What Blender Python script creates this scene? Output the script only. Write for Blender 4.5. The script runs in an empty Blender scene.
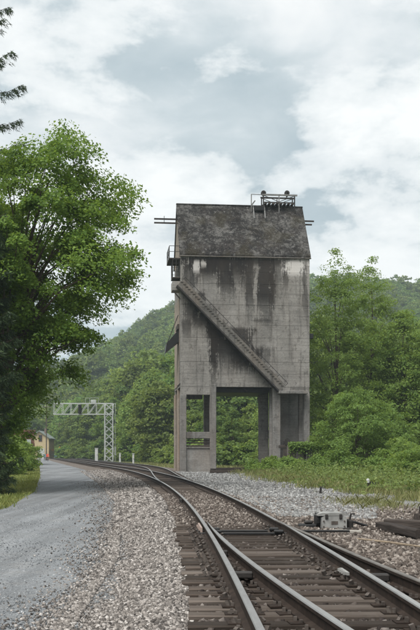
import bpy, math, random
import numpy as np
from mathutils import Vector, Matrix

# ------------------------------------------------------------------ camera, sky, sun
S = bpy.context.scene
COL = S.collection
CAMZ = 1.53
FPX, CX, HY = 1000.0, 210.0, 453.0          # focal length, centre column and horizon row in photo pixels
cam = bpy.data.cameras.new('camera')
camo = bpy.data.objects.new('camera', cam)
COL.objects.link(camo)
camo.location = (0, 0, CAMZ)
camo.rotation_euler = (math.radians(90), 0, 0)
cam.sensor_fit = 'AUTO'
cam.sensor_width = 36
cam.lens = FPX / 630 * 36
cam.shift_y = (HY - 315) / 630
cam.clip_start = 0.1
cam.clip_end = 6000
S.camera = camo

SUN_EL, SUN_AZ = math.radians(56), math.radians(-145)   # azimuth from +Y towards +X
W = bpy.data.worlds.new('World')
S.world = W
W.use_nodes = True
nt = W.node_tree
nt.nodes.clear()


def wn(t, **k):
    n = nt.nodes.new(t)
    for a, v in k.items():
        setattr(n, a, v)
    return n


def wl(a, b):
    nt.links.new(a, b)


sky = wn('ShaderNodeTexSky', sky_type='NISHITA')
sky.sun_disc = False
sky.sun_elevation = SUN_EL
sky.sun_rotation = SUN_AZ
sky.air_density = 1.0
sky.dust_density = 1.6
tc = wn('ShaderNodeTexCoord')
sep = wn('ShaderNodeSeparateXYZ')
wl(tc.outputs['Generated'], sep.inputs[0])


def wmath(op, a, b=None):
    n = wn('ShaderNodeMath', operation=op)
    for i, v in enumerate((a, b)):
        if v is None:
            continue
        if isinstance(v, (int, float)):
            n.inputs[i].default_value = v
        else:
            wl(v, n.inputs[i])
    return n.outputs[0]


zz = wmath('ADD', wmath('MAXIMUM', sep.outputs[2], 0.0), 0.30)
cv = wn('ShaderNodeCombineXYZ')
wl(wmath('DIVIDE', sep.outputs[0], zz), cv.inputs[0])
wl(wmath('DIVIDE', sep.outputs[1], zz), cv.inputs[1])
CLOUD_A, CLOUD_B = (13.0, 2.0, 0.0), (8.0, 9.0, 0.0)


def wnoise(scale, detail, rough, dist, off):
    mp = wn('ShaderNodeMapping')
    mp.inputs['Location'].default_value = off
    wl(cv.outputs[0], mp.inputs[0])
    n = wn('ShaderNodeTexNoise')
    n.inputs['Scale'].default_value = scale
    n.inputs['Detail'].default_value = detail
    n.inputs['Roughness'].default_value = rough
    n.inputs['Distortion'].default_value = dist
    wl(mp.outputs[0], n.inputs['Vector'])
    return n.outputs[0]


def wramp(fac, stops):
    r = wn('ShaderNodeValToRGB')
    e = r.color_ramp.elements
    while len(e) < len(stops):
        e.new(0.5)
    for el, (p, c) in zip(e, stops):
        el.position = p
        el.color = (*c, 1)
    wl(fac, r.inputs[0])
    return r.outputs[0]


def wmix(fac, a, b):
    m = wn('ShaderNodeMixRGB')
    for k, v in enumerate((fac, a, b)):
        if isinstance(v, tuple):
            m.inputs[k].default_value = (*v, 1)
        else:
            wl(v, m.inputs[k])
    return m.outputs[0]


n_base = wnoise(1.5, 8, 0.50, 0.15, CLOUD_A)          # grey-blue undersides
n_puff = wnoise(2.3, 14, 0.6, 0.10, CLOUD_B)         # bright heaps with firmer edges
n_wisp = wnoise(5.5, 10, 0.62, 0.3, (7.7, 3.1, 0))
n_gap = wnoise(1.1, 6, 0.5, 0.2, (9.3, 1.1, 0))
under = wramp(wmath('ADD', wmath('MULTIPLY', n_base, 0.82), wmath('MULTIPLY', n_wisp, 0.18)),
              [(0.40, (3.5, 4.2, 4.6)), (0.47, (4.6, 5.2, 5.5)), (0.53, (6.5, 6.8, 6.95)), (0.58, (7.6, 7.7, 7.7))])
puff = wramp(n_puff, [(0.462, (0, 0, 0)), (0.505, (0.6, 0.6, 0.6)), (0.59, (1, 1, 1))])
cloud = wmix(puff, under, (8.15, 8.25, 8.2))
gap = wramp(n_gap, [(0.60, (0, 0, 0)), (0.72, (0.2, 0.2, 0.2))])
mxo = wmix(gap, cloud, sky.outputs[0])
bg = wn('ShaderNodeBackground')
bg.inputs['Strength'].default_value = 0.092
wl(mxo, bg.inputs[0])
wo = wn('ShaderNodeOutputWorld')
wl(bg.outputs[0], wo.inputs[0])

sun = bpy.data.lights.new('sun', 'SUN')
sun.energy = 3.4
sun.angle = math.radians(34)
sun.color = (1.0, 0.97, 0.925)
suno = bpy.data.objects.new('sun', sun)
COL.objects.link(suno)
sd = Vector((math.sin(SUN_AZ) * math.cos(SUN_EL), math.cos(SUN_AZ) * math.cos(SUN_EL), math.sin(SUN_EL)))
suno.rotation_euler = (-sd).to_track_quat('-Z', 'Y').to_euler()
suno.location = (-60, -40, 120)

S.view_settings.view_transform = 'Standard'
S.view_settings.look = 'None'
S.view_settings.exposure = 0.50
S.view_settings.gamma = 1.0
S.view_settings.use_curve_mapping = False
S.render.engine = 'CYCLES'
S.cycles.volume_bounces = 1
S.cycles.max_bounces = 6

rng = np.random.default_rng(11)
random.seed(5)


def at(px, py, Y):
    return Vector(((px - CX) / FPX * Y, Y, CAMZ - (py - HY) / FPX * Y))


# ------------------------------------------------------------------ material helpers
class NT:
    def __init__(s, name):
        s.m = bpy.data.materials.new(name)
        s.m.use_nodes = True
        s.t = s.m.node_tree
        s.t.nodes.clear()
        s.out = s.n('ShaderNodeOutputMaterial')
        s.tc = s.n('ShaderNodeTexCoord')

    def n(s, t, **k):
        x = s.t.nodes.new(t)
        for a, v in k.items():
            setattr(x, a, v)
        return x

    def l(s, a, b):
        s.t.links.new(a, b)

    def put(s, v, sock):
        if isinstance(v, (int, float)):
            sock.default_value = v
        elif isinstance(v, tuple):
            sock.default_value = v if len(v) == len(sock.default_value) else (*v, 1)
        else:
            s.l(v, sock)

    def math(s, op, a, b=0.0, c=None, clamp=False):
        x = s.n('ShaderNodeMath', operation=op, use_clamp=clamp)
        s.put(a, x.inputs[0])
        s.put(b, x.inputs[1])
        if c is not None:
            s.put(c, x.inputs[2])
        return x.outputs[0]

    def noise(s, scale, detail=4, rough=0.55, dist=0.0, stretch=(1, 1, 1), coord='Object', off=(0, 0, 0)):
        mp = s.n('ShaderNodeMapping')
        mp.inputs['Scale'].default_value = stretch
        mp.inputs['Location'].default_value = off
        s.l(s.pos() if coord == 'World' else s.tc.outputs[coord], mp.inputs[0])
        x = s.n('ShaderNodeTexNoise')
        x.inputs['Scale'].default_value = scale
        x.inputs['Detail'].default_value = detail
        x.inputs['Roughness'].default_value = rough
        x.inputs['Distortion'].default_value = dist
        s.l(mp.outputs[0], x.inputs['Vector'])
        return x.outputs[0]

    def pos(s):
        if not hasattr(s, '_g'):
            s._g = s.n('ShaderNodeNewGeometry')
        return s._g.outputs['Position']

    def island(s):
        s.pos()
        return s._g.outputs['Random Per Island']

    def rand(s):
        return s.n('ShaderNodeObjectInfo').outputs['Random']

    def voronoi(s, scale, coord='Object', feature='F1'):
        x = s.n('ShaderNodeTexVoronoi', feature=feature)
        x.inputs['Scale'].default_value = scale
        s.l(s.pos() if coord == 'World' else s.tc.outputs[coord], x.inputs['Vector'])
        return x

    def ramp(s, fac, stops, interp='LINEAR'):
        r = s.n('ShaderNodeValToRGB')
        r.color_ramp.interpolation = interp
        e = r.color_ramp.elements
        while len(e) < len(stops):
            e.new(0.5)
        for el, (p, c) in zip(e, stops):
            el.position = p
            el.color = (*c, 1) if isinstance(c, tuple) else (c, c, c, 1)
        s.put(fac, r.inputs[0])
        return r.outputs[0]

    def mix(s, fac, a, b, mode='MIX'):
        x = s.n('ShaderNodeMixRGB', blend_type=mode)
        s.put(fac, x.inputs[0])
        s.put(a, x.inputs[1])
        s.put(b, x.inputs[2])
        return x.outputs[0]

    def bump(s, h, strength=0.5, dist=0.02):
        x = s.n('ShaderNodeBump')
        x.inputs['Strength'].default_value = strength
        x.inputs['Distance'].default_value = dist
        s.l(h, x.inputs['Height'])
        return x.outputs[0]

    def done(s, color, rough=0.9, metal=0.0, normal=None, spec=0.12):
        p = s.n('ShaderNodeBsdfPrincipled')
        s.put(color, p.inputs['Base Color'])
        s.put(rough, p.inputs['Roughness'])
        s.put(metal, p.inputs['Metallic'])
        p.inputs['Specular IOR Level'].default_value = spec
        if normal is not None:
            s.l(normal, p.inputs['Normal'])
        s.l(p.outputs[0], s.out.inputs[0])
        return s.m


GL = 1.38        # leaves in early summer green


def m_simple(name, c, rough=0.7, metal=0.0, var=0.25, scale=6.0, spec=0.3, bump=0.15):
    t = NT(name)
    n = t.noise(scale, 6, 0.6)
    d = tuple(x * (1 - var) for x in c)
    b = tuple(min(1, x * (1 + var)) for x in c)
    return t.done(t.ramp(n, [(0.3, d), (0.7, b)]), rough, metal, t.bump(t.noise(scale * 6, 4), bump, 0.01), spec)


def m_leaf(name, c0, c1, c2, trans=0.42, objvar=0.0):
    t = NT(name)
    c0, c1, c2 = (tuple(x * GL for x in q) for q in (c0, c1, c2))
    col = t.ramp(t.island(), [(0.0, c0), (0.55, c1), (1.0, c2)])
    big = t.noise(0.55, 3, 0.5, coord='World')
    col = t.mix(0.35, col, t.ramp(big, [(0.35, tuple(x * 0.75 for x in c0)), (0.65, c2)]))
    if objvar:
        hs = t.n('ShaderNodeHueSaturation')
        t.put(col, hs.inputs['Color'])
        r = t.rand()
        t.put(t.math('ADD', t.math('MULTIPLY', r, objvar), 1 - objvar / 2), hs.inputs['Value'])
        t.put(t.math('ADD', t.math('MULTIPLY', t.math('FRACT', t.math('MULTIPLY', r, 7.31)), 0.045), 0.4775), hs.inputs['Hue'])
        col = hs.outputs[0]
    p = t.n('ShaderNodeBsdfPrincipled')
    t.put(col, p.inputs['Base Color'])
    p.inputs['Roughness'].default_value = 0.55
    p.inputs['Specular IOR Level'].default_value = 0.25
    tr = t.n('ShaderNodeBsdfTranslucent')
    t.put(t.mix(0.5, col, (c2[0] * 1.5, c2[1] * 1.35, c2[2] * 0.7)), tr.inputs[0])
    mxs = t.n('ShaderNodeMixShader')
    mxs.inputs[0].default_value = trans
    t.l(p.outputs[0], mxs.inputs[1])
    t.l(tr.outputs[0], mxs.inputs[2])
    t.l(mxs.outputs[0], t.out.inputs[0])
    return t.m


def m_stone(name, stops, rough=0.9):
    t = NT(name)
    col = t.ramp(t.island(), stops)
    n = t.noise(40, 4, 0.6, coord='World')
    col = t.mix(0.5, col, t.mix(1.0, col, t.ramp(n, [(0.3, 0.55), (0.7, 1.35)]), 'MULTIPLY'))
    return t.done(col, rough, 0, t.bump(n, 0.4, 0.01))


# ------------------------------------------------------------------ mesh helpers
class MB:
    def __init__(s):
        s.v, s.f, s.mi = [], [], []

    def add(s, vs, fs, mi=0):
        o = len(s.v)
        s.v += [tuple(v) for v in vs]
        s.f += [tuple(i + o for i in f) for f in fs]
        s.mi += [mi] * len(fs)
        return s

    def box(s, x0, x1, y0, y1, z0, z1, mi=0, bev=0.0):
        if bev > 0:
            b = min(bev, (x1 - x0) * .45, (y1 - y0) * .45, (z1 - z0) * .45)
            V, idx = [], {}
            for sx in (0, 1):
                for sy in (0, 1):
                    for sz in (0, 1):
                        c = ((x0, x1)[sx], (y0, y1)[sy], (z0, z1)[sz])
                        d = (b if sx == 0 else -b, b if sy == 0 else -b, b if sz == 0 else -b)
                        for ax in range(3):
                            p = [c[k] + d[k] for k in range(3)]
                            p[ax] = c[ax]
                            idx[(sx, sy, sz, ax)] = len(V)
                            V.append(tuple(p))
            F = []
            for ax in range(3):
                o = [k for k in range(3) if k != ax]
                for sd_ in (0, 1):
                    q = []
                    for a, b2 in ((0, 0), (1, 0), (1, 1), (0, 1)):
                        k = [0, 0, 0]
                        k[ax] = sd_
                        k[o[0]] = a
                        k[o[1]] = b2
                        q.append(idx[(*k, ax)])
                    if (sd_ == 1) != (ax == 1):
                        F.append(tuple(q))
                    else:
                        F.append(tuple(q[::-1]))
            for ax in range(3):          # edges along ax
                o = [k for k in range(3) if k != ax]
                for a in (0, 1):
                    for b2 in (0, 1):
                        k0 = [0, 0, 0]; k0[o[0]] = a; k0[o[1]] = b2
                        k1 = list(k0); k1[ax] = 1
                        F.append((idx[(*k0, o[0])], idx[(*k1, o[0])], idx[(*k1, o[1])], idx[(*k0, o[1])]))
            for sx in (0, 1):
                for sy in (0, 1):
                    for sz in (0, 1):
                        F.append(tuple(idx[(sx, sy, sz, a)] for a in range(3)))
            return s.add(V, F, mi)
        V = [(x0, y0, z0), (x1, y0, z0), (x1, y1, z0), (x0, y1, z0), (x0, y0, z1), (x1, y0, z1), (x1, y1, z1), (x0, y1, z1)]
        F = [(3, 2, 1, 0), (4, 5, 6, 7), (0, 1, 5, 4), (1, 2, 6, 5), (2, 3, 7, 6), (3, 0, 4, 7)]
        return s.add(V, F, mi)

    def beam(s, p0, p1, w, h, up=(0, 0, 1), mi=0):
        p0, p1 = Vector(p0), Vector(p1)
        t = (p1 - p0).normalized()
        u = Vector(up)
        r = t.cross(u)
        if r.length < 1e-4:
            r = t.cross(Vector((1, 0, 0)))
        r.normalize()
        u = r.cross(t)
        V = []
        for p in (p0, p1):
            for a, b in ((-1, -1), (1, -1), (1, 1), (-1, 1)):
                V.append(p + r * (a * w / 2) + u * (b * h / 2))
        return s.add(V, [(0, 1, 2, 3), (7, 6, 5, 4), (0, 4, 5, 1), (1, 5, 6, 2), (2, 6, 7, 3), (3, 7, 4, 0)], mi)

    def tube(s, pts, rad, n=6, mi=0):
        pts = [Vector(p) for p in pts]
        if isinstance(rad, (int, float)):
            rad = [rad] * len(pts)
        V, F = [], []
        ref = Vector((0.31, 0.17, 0.93))
        for i, p in enumerate(pts):
            t = (pts[min(i + 1, len(pts) - 1)] - pts[max(i - 1, 0)])
            t = t.normalized() if t.length > 1e-6 else Vector((0, 0, 1))
            a = t.cross(ref)
            if a.length < 1e-3:
                a = t.cross(Vector((1, 0, 0)))
            a.normalize()
            b = t.cross(a)
            for k in range(n):
                q = 2 * math.pi * k / n
                V.append(p + (a * math.cos(q) + b * math.sin(q)) * rad[i])
        for i in range(len(pts) - 1):
            for k in range(n):
                F.append((i * n + k, i * n + (k + 1) % n, (i + 1) * n + (k + 1) % n, (i + 1) * n + k))
        F.append(tuple(range(n))[::-1])
        F.append(tuple((len(pts) - 1) * n + k for k in range(n)))
        return s.add(V, F, mi)

    def prism(s, poly, axis, a, b, mi=0):
        """poly: 2-D points, extruded along axis (0/1/2) from a to b"""
        def mk(p, c):
            q = list(p)
            q.insert(axis, c)
            return tuple(q)
        n = len(poly)
        V = [mk(p, a) for p in poly] + [mk(p, b) for p in poly]
        F = [tuple(range(n)), tuple(range(2 * n - 1, n - 1, -1))]
        for i in range(n):
            j = (i + 1) % n
            F.append((i, i + n, j + n, j))
        return s.add(V, F, mi)

    def build(s, name, mats, parent=None, smooth=False):
        me = bpy.data.meshes.new(name)
        me.from_pydata(s.v, [], s.f)
        return finish(name, me, mats, parent, smooth, s.mi)


def finish(name, me, mats, parent=None, smooth=False, mi=None):
    if not isinstance(mats, (list, tuple)):
        mats = [mats]
    for m in mats:
        me.materials.append(m)
    if mi is not None and len(mats) > 1:
        me.polygons.foreach_set('material_index', mi)
    import bmesh
    if mi is not None:
        bm = bmesh.new()
        bm.from_mesh(me)
        bmesh.ops.recalc_face_normals(bm, faces=bm.faces)
        bm.to_mesh(me)
        bm.free()
    if smooth:
        me.polygons.foreach_set('use_smooth', [True] * len(me.polygons))
    me.update()
    o = bpy.data.objects.new(name, me)
    COL.objects.link(o)
    if parent is not None:
        o.parent = parent
    return o


def np_obj(name, V, F, mat, parent=None):
    me = np_mesh(name, V, F)
    me.materials.append(mat)
    o = bpy.data.objects.new(name, me)
    COL.objects.link(o)
    if parent is not None:
        o.parent = parent
    return o


def np_mesh(name, V, F):
    V = np.asarray(V, dtype=np.float32)
    F = np.asarray(F, dtype=np.int32)
    me = bpy.data.meshes.new(name)
    me.vertices.add(len(V))
    me.vertices.foreach_set('co', V.ravel())
    k = F.shape[1]
    me.loops.add(F.size)
    me.loops.foreach_set('vertex_index', F.ravel())
    me.polygons.add(len(F))
    me.polygons.foreach_set('loop_start', np.arange(0, F.size, k, dtype=np.int32))
    me.polygons.foreach_set('loop_total', np.full(len(F), k, dtype=np.int32))
    me.update(calc_edges=True)
    return me


def tag(o, label=None, cat=None, group=None, kind=None):
    if label:
        o['label'] = label
    if cat:
        o['category'] = cat
    if group:
        o['group'] = group
    if kind:
        o['kind'] = kind
    return o


def empty(name, loc=(0, 0, 0), rz=0.0):
    o = bpy.data.objects.new(name, None)
    o.empty_display_size = 0.2
    o.location = loc
    o.rotation_euler = (0, 0, rz)
    COL.objects.link(o)
    return o


def copy_tree(o, parent=None):
    c = o.copy()
    COL.objects.link(c)
    c.parent = parent
    for ch in list(o.children):
        copy_tree(ch, c)
    return c


def link_copy(name, me, parent, loc=(0, 0, 0), rz=0.0, scale=(1, 1, 1)):
    o = bpy.data.objects.new(name, me)
    o.location = loc
    o.rotation_euler = (0, 0, rz)
    o.scale = scale
    COL.objects.link(o)
    o.parent = parent
    return o


# ------------------------------------------------------------------ materials
M = {}


def m_ballast(name, stops, scale=22):
    t = NT(name)
    v = t.voronoi(scale, 'World')
    col = t.ramp(v.outputs['Color'], stops)
    big = t.noise(0.6, 5, 0.6, coord='World')
    col = t.mix(t.ramp(big, [(0.4, 0.0), (0.75, 0.45)]), col, (0.10, 0.085, 0.07))
    d = t.ramp(v.outputs['Distance'], [(0.0, 1.0), (0.55, 0.0)])
    return t.done(col, 0.95, 0, t.bump(d, 0.9, 0.03))


BST = [(0.0, (0.045, 0.041, 0.038)), (0.2, (0.10, 0.091, 0.084)), (0.5, (0.185, 0.168, 0.153)), (0.82, (0.275, 0.252, 0.232)), (1.0, (0.44, 0.415, 0.39))]
BSTD = [(0.0, (0.022, 0.018, 0.016)), (0.4, (0.05, 0.041, 0.037)), (0.8, (0.095, 0.08, 0.071)), (1.0, (0.20, 0.18, 0.165))]
BSTR = [(0.0, (0.05, 0.041, 0.035)), (0.35, (0.10, 0.083, 0.071)), (0.75, (0.165, 0.14, 0.122)), (1.0, (0.30, 0.27, 0.24))]
PALE = [(0.0, (0.10, 0.10, 0.098)), (0.4, (0.18, 0.18, 0.176)), (0.8, (0.25, 0.25, 0.243)), (1.0, (0.36, 0.36, 0.35))]
M['ballast'] = m_ballast('ballast_bed', BSTR)
M['stone_light'] = m_stone('ballast_stone', BST)
M['stone_dark'] = m_stone('oily_ballast_stone', BSTD)
M['stone_brown'] = m_stone('brown_ballast_stone', BSTR)
M['stone_road'] = m_stone('road_stone', [(0, (0.08, 0.087, 0.093)), (0.5, (0.18, 0.192, 0.202)), (0.85, (0.26, 0.274, 0.285)), (1, (0.42, 0.43, 0.44))])
M['stone_pale'] = m_stone('pale_crushed_stone', PALE)

t = NT('fine_gravel')
v1 = t.voronoi(75, 'World')
v2 = t.voronoi(28, 'World')
c = t.ramp(v1.outputs['Color'], [(0.0, (0.08, 0.085, 0.089)), (0.35, (0.138, 0.148, 0.156)), (0.7, (0.202, 0.214, 0.223)), (1.0, (0.38, 0.39, 0.395))])
c = t.mix(0.3, c, t.ramp(v2.outputs['Color'], [(0.2, (0.11, 0.116, 0.121)), (0.8, (0.27, 0.278, 0.284))]))
b = t.noise(0.35, 5, 0.6, coord='World', stretch=(1, 0.4, 1))
c = t.mix(1.0, c, t.ramp(b, [(0.3, 0.72), (0.7, 1.2)]), 'MULTIPLY')
b2 = t.noise(1.6, 6, 0.7, coord='World')
c = t.mix(t.ramp(b2, [(0.5, 0.0), (0.75, 0.4)]), c, (0.19, 0.178, 0.162))
wr = t.noise(1.0, 4, 0.5, coord='World', stretch=(2.2, 0.05, 1))
c = t.mix(1.0, c, t.ramp(wr, [(0.35, 0.8), (0.65, 1.15)]), 'MULTIPLY')
M['road'] = t.done(c, 0.95, 0, t.bump(t.ramp(v1.outputs['Distance'], [(0, 1.0), (0.6, 0.0)]), 0.7, 0.012))

t = NT('gravel_yard')
v1 = t.voronoi(24, 'World')
c = t.ramp(v1.outputs['Color'], PALE)
n1 = t.noise(0.28, 6, 0.65, coord='World')
c = t.mix(t.ramp(n1, [(0.5, 0.0), (0.62, 0.75)]), c, t.ramp(v1.outputs['Color'], BSTR))
n2 = t.noise(0.5, 6, 0.7, coord='World', off=(3, 7, 0))
c = t.mix(t.ramp(n2, [(0.56, 0.0), (0.66, 0.7)]), c, t.ramp(t.noise(9, 4, coord='World'), [(0.3, (0.06, 0.07, 0.025)), (0.7, (0.14, 0.14, 0.06))]))
M['yard'] = t.done(c, 0.95, 0, t.bump(t.ramp(v1.outputs['Distance'], [(0, 1.0), (0.6, 0.0)]), 0.8, 0.03))

t = NT('meadow_soil')
c = t.ramp(t.noise(0.35, 8, 0.65, coord='World'), [(0.3, (0.05, 0.065, 0.02)), (0.5, (0.10, 0.12, 0.04)), (0.7, (0.18, 0.165, 0.09))])
c = t.mix(0.5, c, t.ramp(t.noise(6, 6, 0.7, coord='World'), [(0.3, (0.03, 0.045, 0.012)), (0.7, (0.13, 0.15, 0.055))]))
M['soil'] = t.done(c, 1.0, 0, t.bump(t.noise(12, 6, coord='World'), 0.6, 0.05))

t = NT('lawn_turf')
c = t.ramp(t.noise(0.5, 6, 0.65, coord='World', stretch=(0.6, 1.2, 1)), [(0.35, (0.045, 0.075, 0.014)), (0.55, (0.10, 0.13, 0.035)), (0.7, (0.19, 0.18, 0.075))])
c = t.mix(0.5, c, t.ramp(t.noise(14, 6, 0.7, coord='World'), [(0.3, (0.04, 0.07, 0.012)), (0.7, (0.16, 0.18, 0.06))]))
M['lawn'] = t.done(c, 1.0, 0, t.bump(t.noise(25, 6, coord='World'), 0.6, 0.04))
M['grass'] = m_leaf('grass_blade', (0.045, 0.075, 0.014), (0.10, 0.14, 0.03), (0.20, 0.20, 0.07), 0.3)
M['drygrass'] = m_leaf('weed_blade', (0.05, 0.075, 0.022), (0.105, 0.135, 0.045), (0.25, 0.23, 0.115), 0.3)
M['weed'] = m_leaf('weed_leaf', (0.035, 0.06, 0.014), (0.075, 0.115, 0.028), (0.15, 0.19, 0.055), 0.35)

t = NT('hill_floor')
c = t.ramp(t.noise(0.05, 6, 0.6, coord='World'), [(0.3, (0.02, 0.035, 0.012)), (0.7, (0.05, 0.075, 0.025))])
M['hill'] = t.done(c, 1.0)

t = NT('tie_wood')
g = t.noise(3.0, 7, 0.7, 0.4, stretch=(0.7, 9, 9))
r = t.rand()
base = t.ramp(r, [(0.0, (0.036, 0.029, 0.024)), (0.4, (0.058, 0.046, 0.038)), (0.75, (0.085, 0.069, 0.058)), (1.0, (0.125, 0.106, 0.092))])
c = t.mix(1.0, base, t.ramp(g, [(0.3, 0.5), (0.55, 1.0), (0.75, 1.5)]), 'MULTIPLY')
c = t.mix(t.ramp(t.noise(2.2, 5, 0.7, coord='World'), [(0.55, 0.0), (0.75, 0.4)]), c, (0.13, 0.115, 0.10))
M['tie'] = t.done(c, 0.9, 0, t.bump(g, 0.7, 0.02))

t = NT('old_timber')
g = t.noise(2.5, 7, 0.7, 0.5, stretch=(0.6, 8, 8))
c = t.mix(1.0, t.ramp(t.rand(), [(0, (0.025, 0.021, 0.019)), (1, (0.06, 0.05, 0.044))]), t.ramp(g, [(0.3, 0.5), (0.75, 1.6)]), 'MULTIPLY')
M['timber'] = t.done(c, 0.9, 0, t.bump(g, 0.8, 0.03))

t = NT('grey_plank')
g = t.noise(2.5, 7, 0.7, 0.5, stretch=(8, 8, 0.5))
c = t.mix(1.0, t.ramp(t.rand(), [(0, (0.07, 0.062, 0.056)), (1, (0.15, 0.135, 0.12))]), t.ramp(g, [(0.3, 0.4), (0.75, 1.5)]), 'MULTIPLY')
M['plank'] = t.done(c, 0.9, 0, t.bump(g, 0.8, 0.03))

t = NT('rail_rust')
n = t.noise(7, 6, 0.65, coord='World')
M['rail'] = t.done(t.ramp(n, [(0.3, (0.016, 0.012, 0.010)), (0.6, (0.034, 0.025, 0.020)), (0.8, (0.062, 0.044, 0.034))]), 0.85, 0.0, t.bump(t.noise(60, 4, coord='World'), 0.3, 0.004))
t = NT('rail_head_steel')
n = t.noise(3, 6, 0.65, coord='World', stretch=(2, 0.4, 1))
M['railtop'] = t.done(t.ramp(n, [(0.3, (0.27, 0.265, 0.26)), (0.7, (0.48, 0.475, 0.465))]), t.ramp(n, [(0.3, 0.5), (0.7, 0.34)]), 0.85)
M['railtop2'] = m_simple('dull_rail_head', (0.16, 0.145, 0.13), 0.5, 0.6, 0.3, 4)
M['iron'] = m_simple('dark_iron', (0.032, 0.029, 0.027), 0.65, 0.3, 0.4, 9)
M['rustiron'] = m_simple('rusty_iron', (0.085, 0.072, 0.063), 0.7, 0.2, 0.5, 14)
M['black'] = m_simple('black_paint', (0.014, 0.014, 0.014), 0.5, 0.1, 0.3, 9)
M['silver'] = m_simple('aluminium_paint', (0.25, 0.25, 0.238), 0.6, 0.1, 0.35, 4)
M['roofsteel'] = m_simple('weathered_roof_steel', (0.16, 0.16, 0.155), 0.7, 0.1, 0.35, 4)
M['galv'] = m_simple('galvanised_steel', (0.37, 0.39, 0.37), 0.5, 0.1, 0.15, 4)
M['white'] = m_simple('white_enamel', (0.40, 0.41, 0.39), 0.5, 0, 0.1, 3)
M['rustsheet'] = m_simple('rusty_sheet', (0.05, 0.042, 0.036), 0.85, 0.1, 0.5, 3)
M['bark'] = m_simple('bark', (0.085, 0.068, 0.054), 0.95, 0, 0.45, 5, 0.1, 0.8)
M['stick'] = m_simple('bleached_wood', (0.22, 0.175, 0.125), 0.85, 0, 0.3, 7)

# ------------------------------------------------------------------ track geometry
Y0, YS = 8.7, 97.0


def par(Y):
    return 0.356 - 0.035 * (Y - Y0) - 0.000873 * (Y - Y0) ** 2


def slope(Y):
    Y = np.clip(Y, -30, YS)
    return -0.035 - 0.001746 * (Y - Y0)


def railA(Y):
    Y = np.asarray(Y, dtype=float)
    return np.where(Y < YS, par(np.minimum(Y, YS)), par(YS) + slope(YS) * (Y - YS))


def offs(fx, Y, o, fs=slope):
    m = fs(Y)
    k = math.sqrt(1 + m * m)
    return float(fx(Y)) + o / k, Y - o * m / k


PTS = 19.6


def railB(Y):
    s = PTS - Y
    return -0.05 + 0.054 * s + 0.0033 * s * s


def slopeB(Y):
    return -(0.054 + 0.0066 * (PTS - Y))


def sm(x, a, b):
    u = np.clip((np.asarray(x, dtype=float) - a) / (b - a), 0, 1)
    return u * u * (3 - 2 * u)


GA = 1.506


def railC(Y):
    m = slope(Y)
    k = np.sqrt(1 + m * m)
    return railA(Y) + GA * k          # horizontal separation at equal Y


def railD(Y):
    b = sm(Y, 16.0, 20.5)
    return (railB(np.minimum(Y, PTS)) + GA * 1.006 + 0.02) * (1 - b) + railC(Y) * b


def boff(Y):
    return 4.25 * sm(Y, 46, 122)


def railL2(Y):
    return railA(Y) + boff(Y)


def railR2(Y):
    return railC(Y) + boff(Y)


def railRight(Y):
    Y = np.asarray(Y, dtype=float)
    return np.where(Y < 20, railD(Y), np.where(Y < 46, railC(Y), railR2(Y)))


ROAD_R = ([-12, 4, 9.66, 16.2, 34, 56.7, 100, 154, 420], [-1.5, -1.3, -1.33, -1.48, -3.0, -6.2, -13.0, -23.2, -73.4])
ROAD_L = ([-12, 10, 30.9, 43.6, 70.8, 110, 170, 420], [-7.0, -6.3, -6.5, -7.9, -12.3, -19.0, -29.6, -79])


def roadR(Y):
    return np.interp(Y, *ROAD_R)


def roadL(Y):
    return np.interp(Y, *ROAD_L)


def wob(x, y, s=1.0):
    return (np.sin(x * 1.7 * s + 0.3) * np.cos(y * 1.3 * s + 1.1) + 0.6 * np.sin(x * 3.9 * s + y * 2.7 * s) + 0.4 * np.cos(y * 6.1 * s - x * 5.3 * s)) / 2.0


def gz(x, Y):
    """height of the ballast surface"""
    x = np.asarray(x, dtype=float)
    Y = np.asarray(Y, dtype=float)
    a = railA(Y) - 0.50
    r = railRight(Y) + 0.60
    bed = -0.072 + 0.060 * sm(Y, 19.5, 22.5) * (1 - sm(Y, 34, 44)) + 0.008 * wob(x, Y, 3)
    wl_ = np.maximum(a - roadR(Y), 0.4)
    z = bed - 0.13 * sm((a - x) / wl_, 0.15, 1.0)
    z = z - 0.06 * sm(x - r, 0.1, 2.0)
    return z + 0.012 * wob(x, Y, 1.1)


def strip(name, ys, f_left, f_right, n, zf, mat, kind='structure'):
    ys = np.asarray(ys, dtype=float)
    u = np.linspace(0, 1, n)
    XL, XR = f_left(ys), f_right(ys)
    X = XL[:, None] * (1 - u) + XR[:, None] * u
    Yg = np.repeat(ys[:, None], n, 1)
    Z = zf(X, Yg, u[None, :])
    V = np.stack([X, Yg, Z], -1).reshape(-1, 3)
    i = np.arange(len(ys) - 1)[:, None] * n + np.arange(n - 1)[None, :]
    F = np.stack([i, i + 1, i + n + 1, i + n], -1).reshape(-1, 4)
    o = np_obj(name, V, F, mat)
    o.data.polygons.foreach_set('use_smooth', [True] * len(o.data.polygons))
    return tag(o, kind=kind)


# ------------------------------------------------------------------ ground sheets
o = MB()
gx = np.concatenate([np.linspace(-2500, -150, 8), np.linspace(-120, 120, 25), np.linspace(150, 2500, 8)])
gy = np.concatenate([np.linspace(-400, -40, 6), np.linspace(-30, 260, 30), np.linspace(300, 3500, 10)])
X, Yg = np.meshgrid(gx, gy)
V = np.stack([X, Yg, -0.32 + 0.02 * wob(X, Yg, 0.05)], -1).reshape(-1, 3)
n = len(gx)
i = np.arange(len(gy) - 1)[:, None] * n + np.arange(n - 1)[None, :]
F = np.stack([i, i + 1, i + n + 1, i + n], -1).reshape(-1, 4)
tag(np_obj('ground', V, F, M['soil']), kind='structure')

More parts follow.
